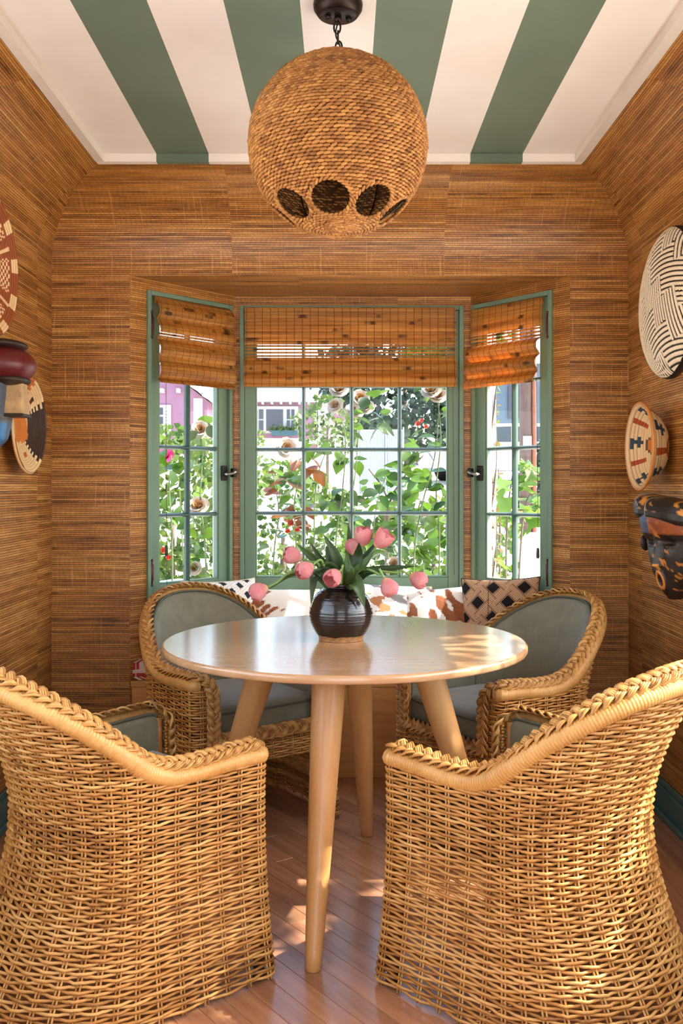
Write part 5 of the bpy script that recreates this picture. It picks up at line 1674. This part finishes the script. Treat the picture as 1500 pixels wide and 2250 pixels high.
# grey house and parked car seen through the right casement
gh = empty('grey_house', (5.6, 34, gz(34)), 0, 'blue-grey house up the hill seen through the right casement', 'house')
MB().box(-1.6, 2.6, 0, 4, -.3, 3.4).build('wall', M['o_grey'], gh, smooth=False)
MB().prism([(-1.9, -.4), (2.9, -.4), (2.9, 4.4), (-1.9, 4.4)], 3.4, 3.6).build('roof', M['o_white'], gh, smooth=False)
for xa in (-1.0, .4, 1.6): MB().box(xa, xa + .8, -.05, .02, 1.4, 2.6).build('window_pane', M['o_pane'], gh, smooth=False)
car = empty('parked_car', (3.9, 23.0, gz(23.0)), .12, 'white car parked up the street behind the right casement', 'car')
body = [(-1.9, .35), (-1.95, .75), (-1.2, .9), (-.6, 1.38), (.8, 1.40), (1.45, .95), (1.95, .85), (2.0, .4), (1.6, .28), (-1.6, .28)]
V = [(x, -.8, z) for x, z in body] + [(x, .8, z) for x, z in body]; k = len(body)
MB().add(V, [(i, (i + 1) % k, k + (i + 1) % k, k + i) for i in range(k)], [(0, i, i + 1) for i in range(1, k - 1)] + [(k, k + i + 1, k + i) for i in range(1, k - 1)]).build('body', M['o_white'], car, smooth=False, bevel=.05)
for a0 in (((-1.05, .95), (-.55, 1.30), (0, 1.32), (0, .95)), ((.08, .95), (.08, 1.32), (.72, 1.32), (1.2, .98))):
    V = [(x, -.815, z) for x, z in a0] + [(x, -.79, z) for x, z in a0]
    MB().add(V, [(0, 1, 2, 3), (7, 6, 5, 4)] + [(i, (i + 1) % 4, 4 + (i + 1) % 4, 4 + i) for i in range(4)]).build('side_window', M['o_glasscar'], car, smooth=False)
for wx in (-1.2, 1.25):
    for wy in (-.78, .62):
        o = MB().lathe([(.0001, 0), (.2, 0), (.33, .02), (.34, .08), (.33, .16), (.0001, .16)], 20).build('wheel', M['iron'], car, loc=(wx, wy + .16, .33)); o.rotation_euler = (PI / 2, 0, 0)

# utility pole with conduit
pl = empty('utility_pole', ((1155 - VPX) / FPX * 14, 14, gz(14)), 0, 'dark wooden utility pole with a rusty conduit behind the right casement', 'pole')
MB().tube([(0, 0, -.2), (.0, 0, 2.5), (-.02, 0, 7)], [.10, .092, .08], 18).build('shaft', M['o_bark'], pl)
MB().tube([(.115, -.06, -.2), (.11, -.06, 2.5), (.09, -.06, 6)], .034, 10).build('conduit', M['o_pipe'], pl)
for zz in (.05, .24, .43):
    a = np.linspace(0, 2 * PI, 24, endpoint=False)
    MB().tube(np.stack([np.cos(a) * .108, np.sin(a) * .108, np.full(24, zz + .25)], -1), .018, 6, closed=True).build('band', M['o_yellow'], pl)
MB().box(-.06, .06, -.13, -.09, 1.28, 1.42).build('notice_plate', M['o_white'], pl, smooth=False)

# white garden post wound with dry vine
vp = empty('vine_post', ((1079 - VPX) / FPX * 5.0, 5.0, gz(5.0)), 0, 'white garden post wound with dry vine close outside the right casement', 'post')
MB().box(-.018, .022, -.02, .02, -.05, 2.6).build('post', M['o_white'], vp, smooth=False, bevel=.004)
rnd = random.Random(12)
for ph in (0, 2.1, 4.2):
    pth = [(.028 * math.cos(ph + z * 5), .028 * math.sin(ph + z * 5), z) for z in np.linspace(.1, 2.5, 60)]
    MB().tube(pth, .004, 5).build('vine_stem', M['o_twig'], vp)
for k in range(150):
    z = rnd.uniform(.9, 2.2); a = rnd.uniform(0, 6.28)
    put(LEAF['v'], vp, (.04 * math.cos(a), .04 * math.sin(a), z), rnd, 1.0)

# blue bin
bn = empty('blue_bin', ((392 - VPX) / FPX * 6.3, 6.3, gz(6.3)), 0, 'blue rubbish bin low outside the left casement', 'bin')
MB().lathe([(.0001, 0), (.17, 0), (.20, .55), (.215, .60), (.215, .63), (.0001, .63)], 24).build('tub', M['o_blue'], bn)
MB().lathe([(.0001, .63), (.225, .63), (.23, .65), (.20, .69), (.0001, .72)], 24).build('lid', plain('bin_lid', srgb(150, 166, 190), .5), bn)

# unseen tree outside the side window, canopy shaped to dapple and block the sun
foliage('dapple_tree', 'unseen leafy tree outside the side window, shaped to dapple the sun', (2.9, 2.30, 3.42), (.5, .85, .42), 700, .11, 'o_leaf_far', 10, 'tree', (2.9, 2.30, -.3))
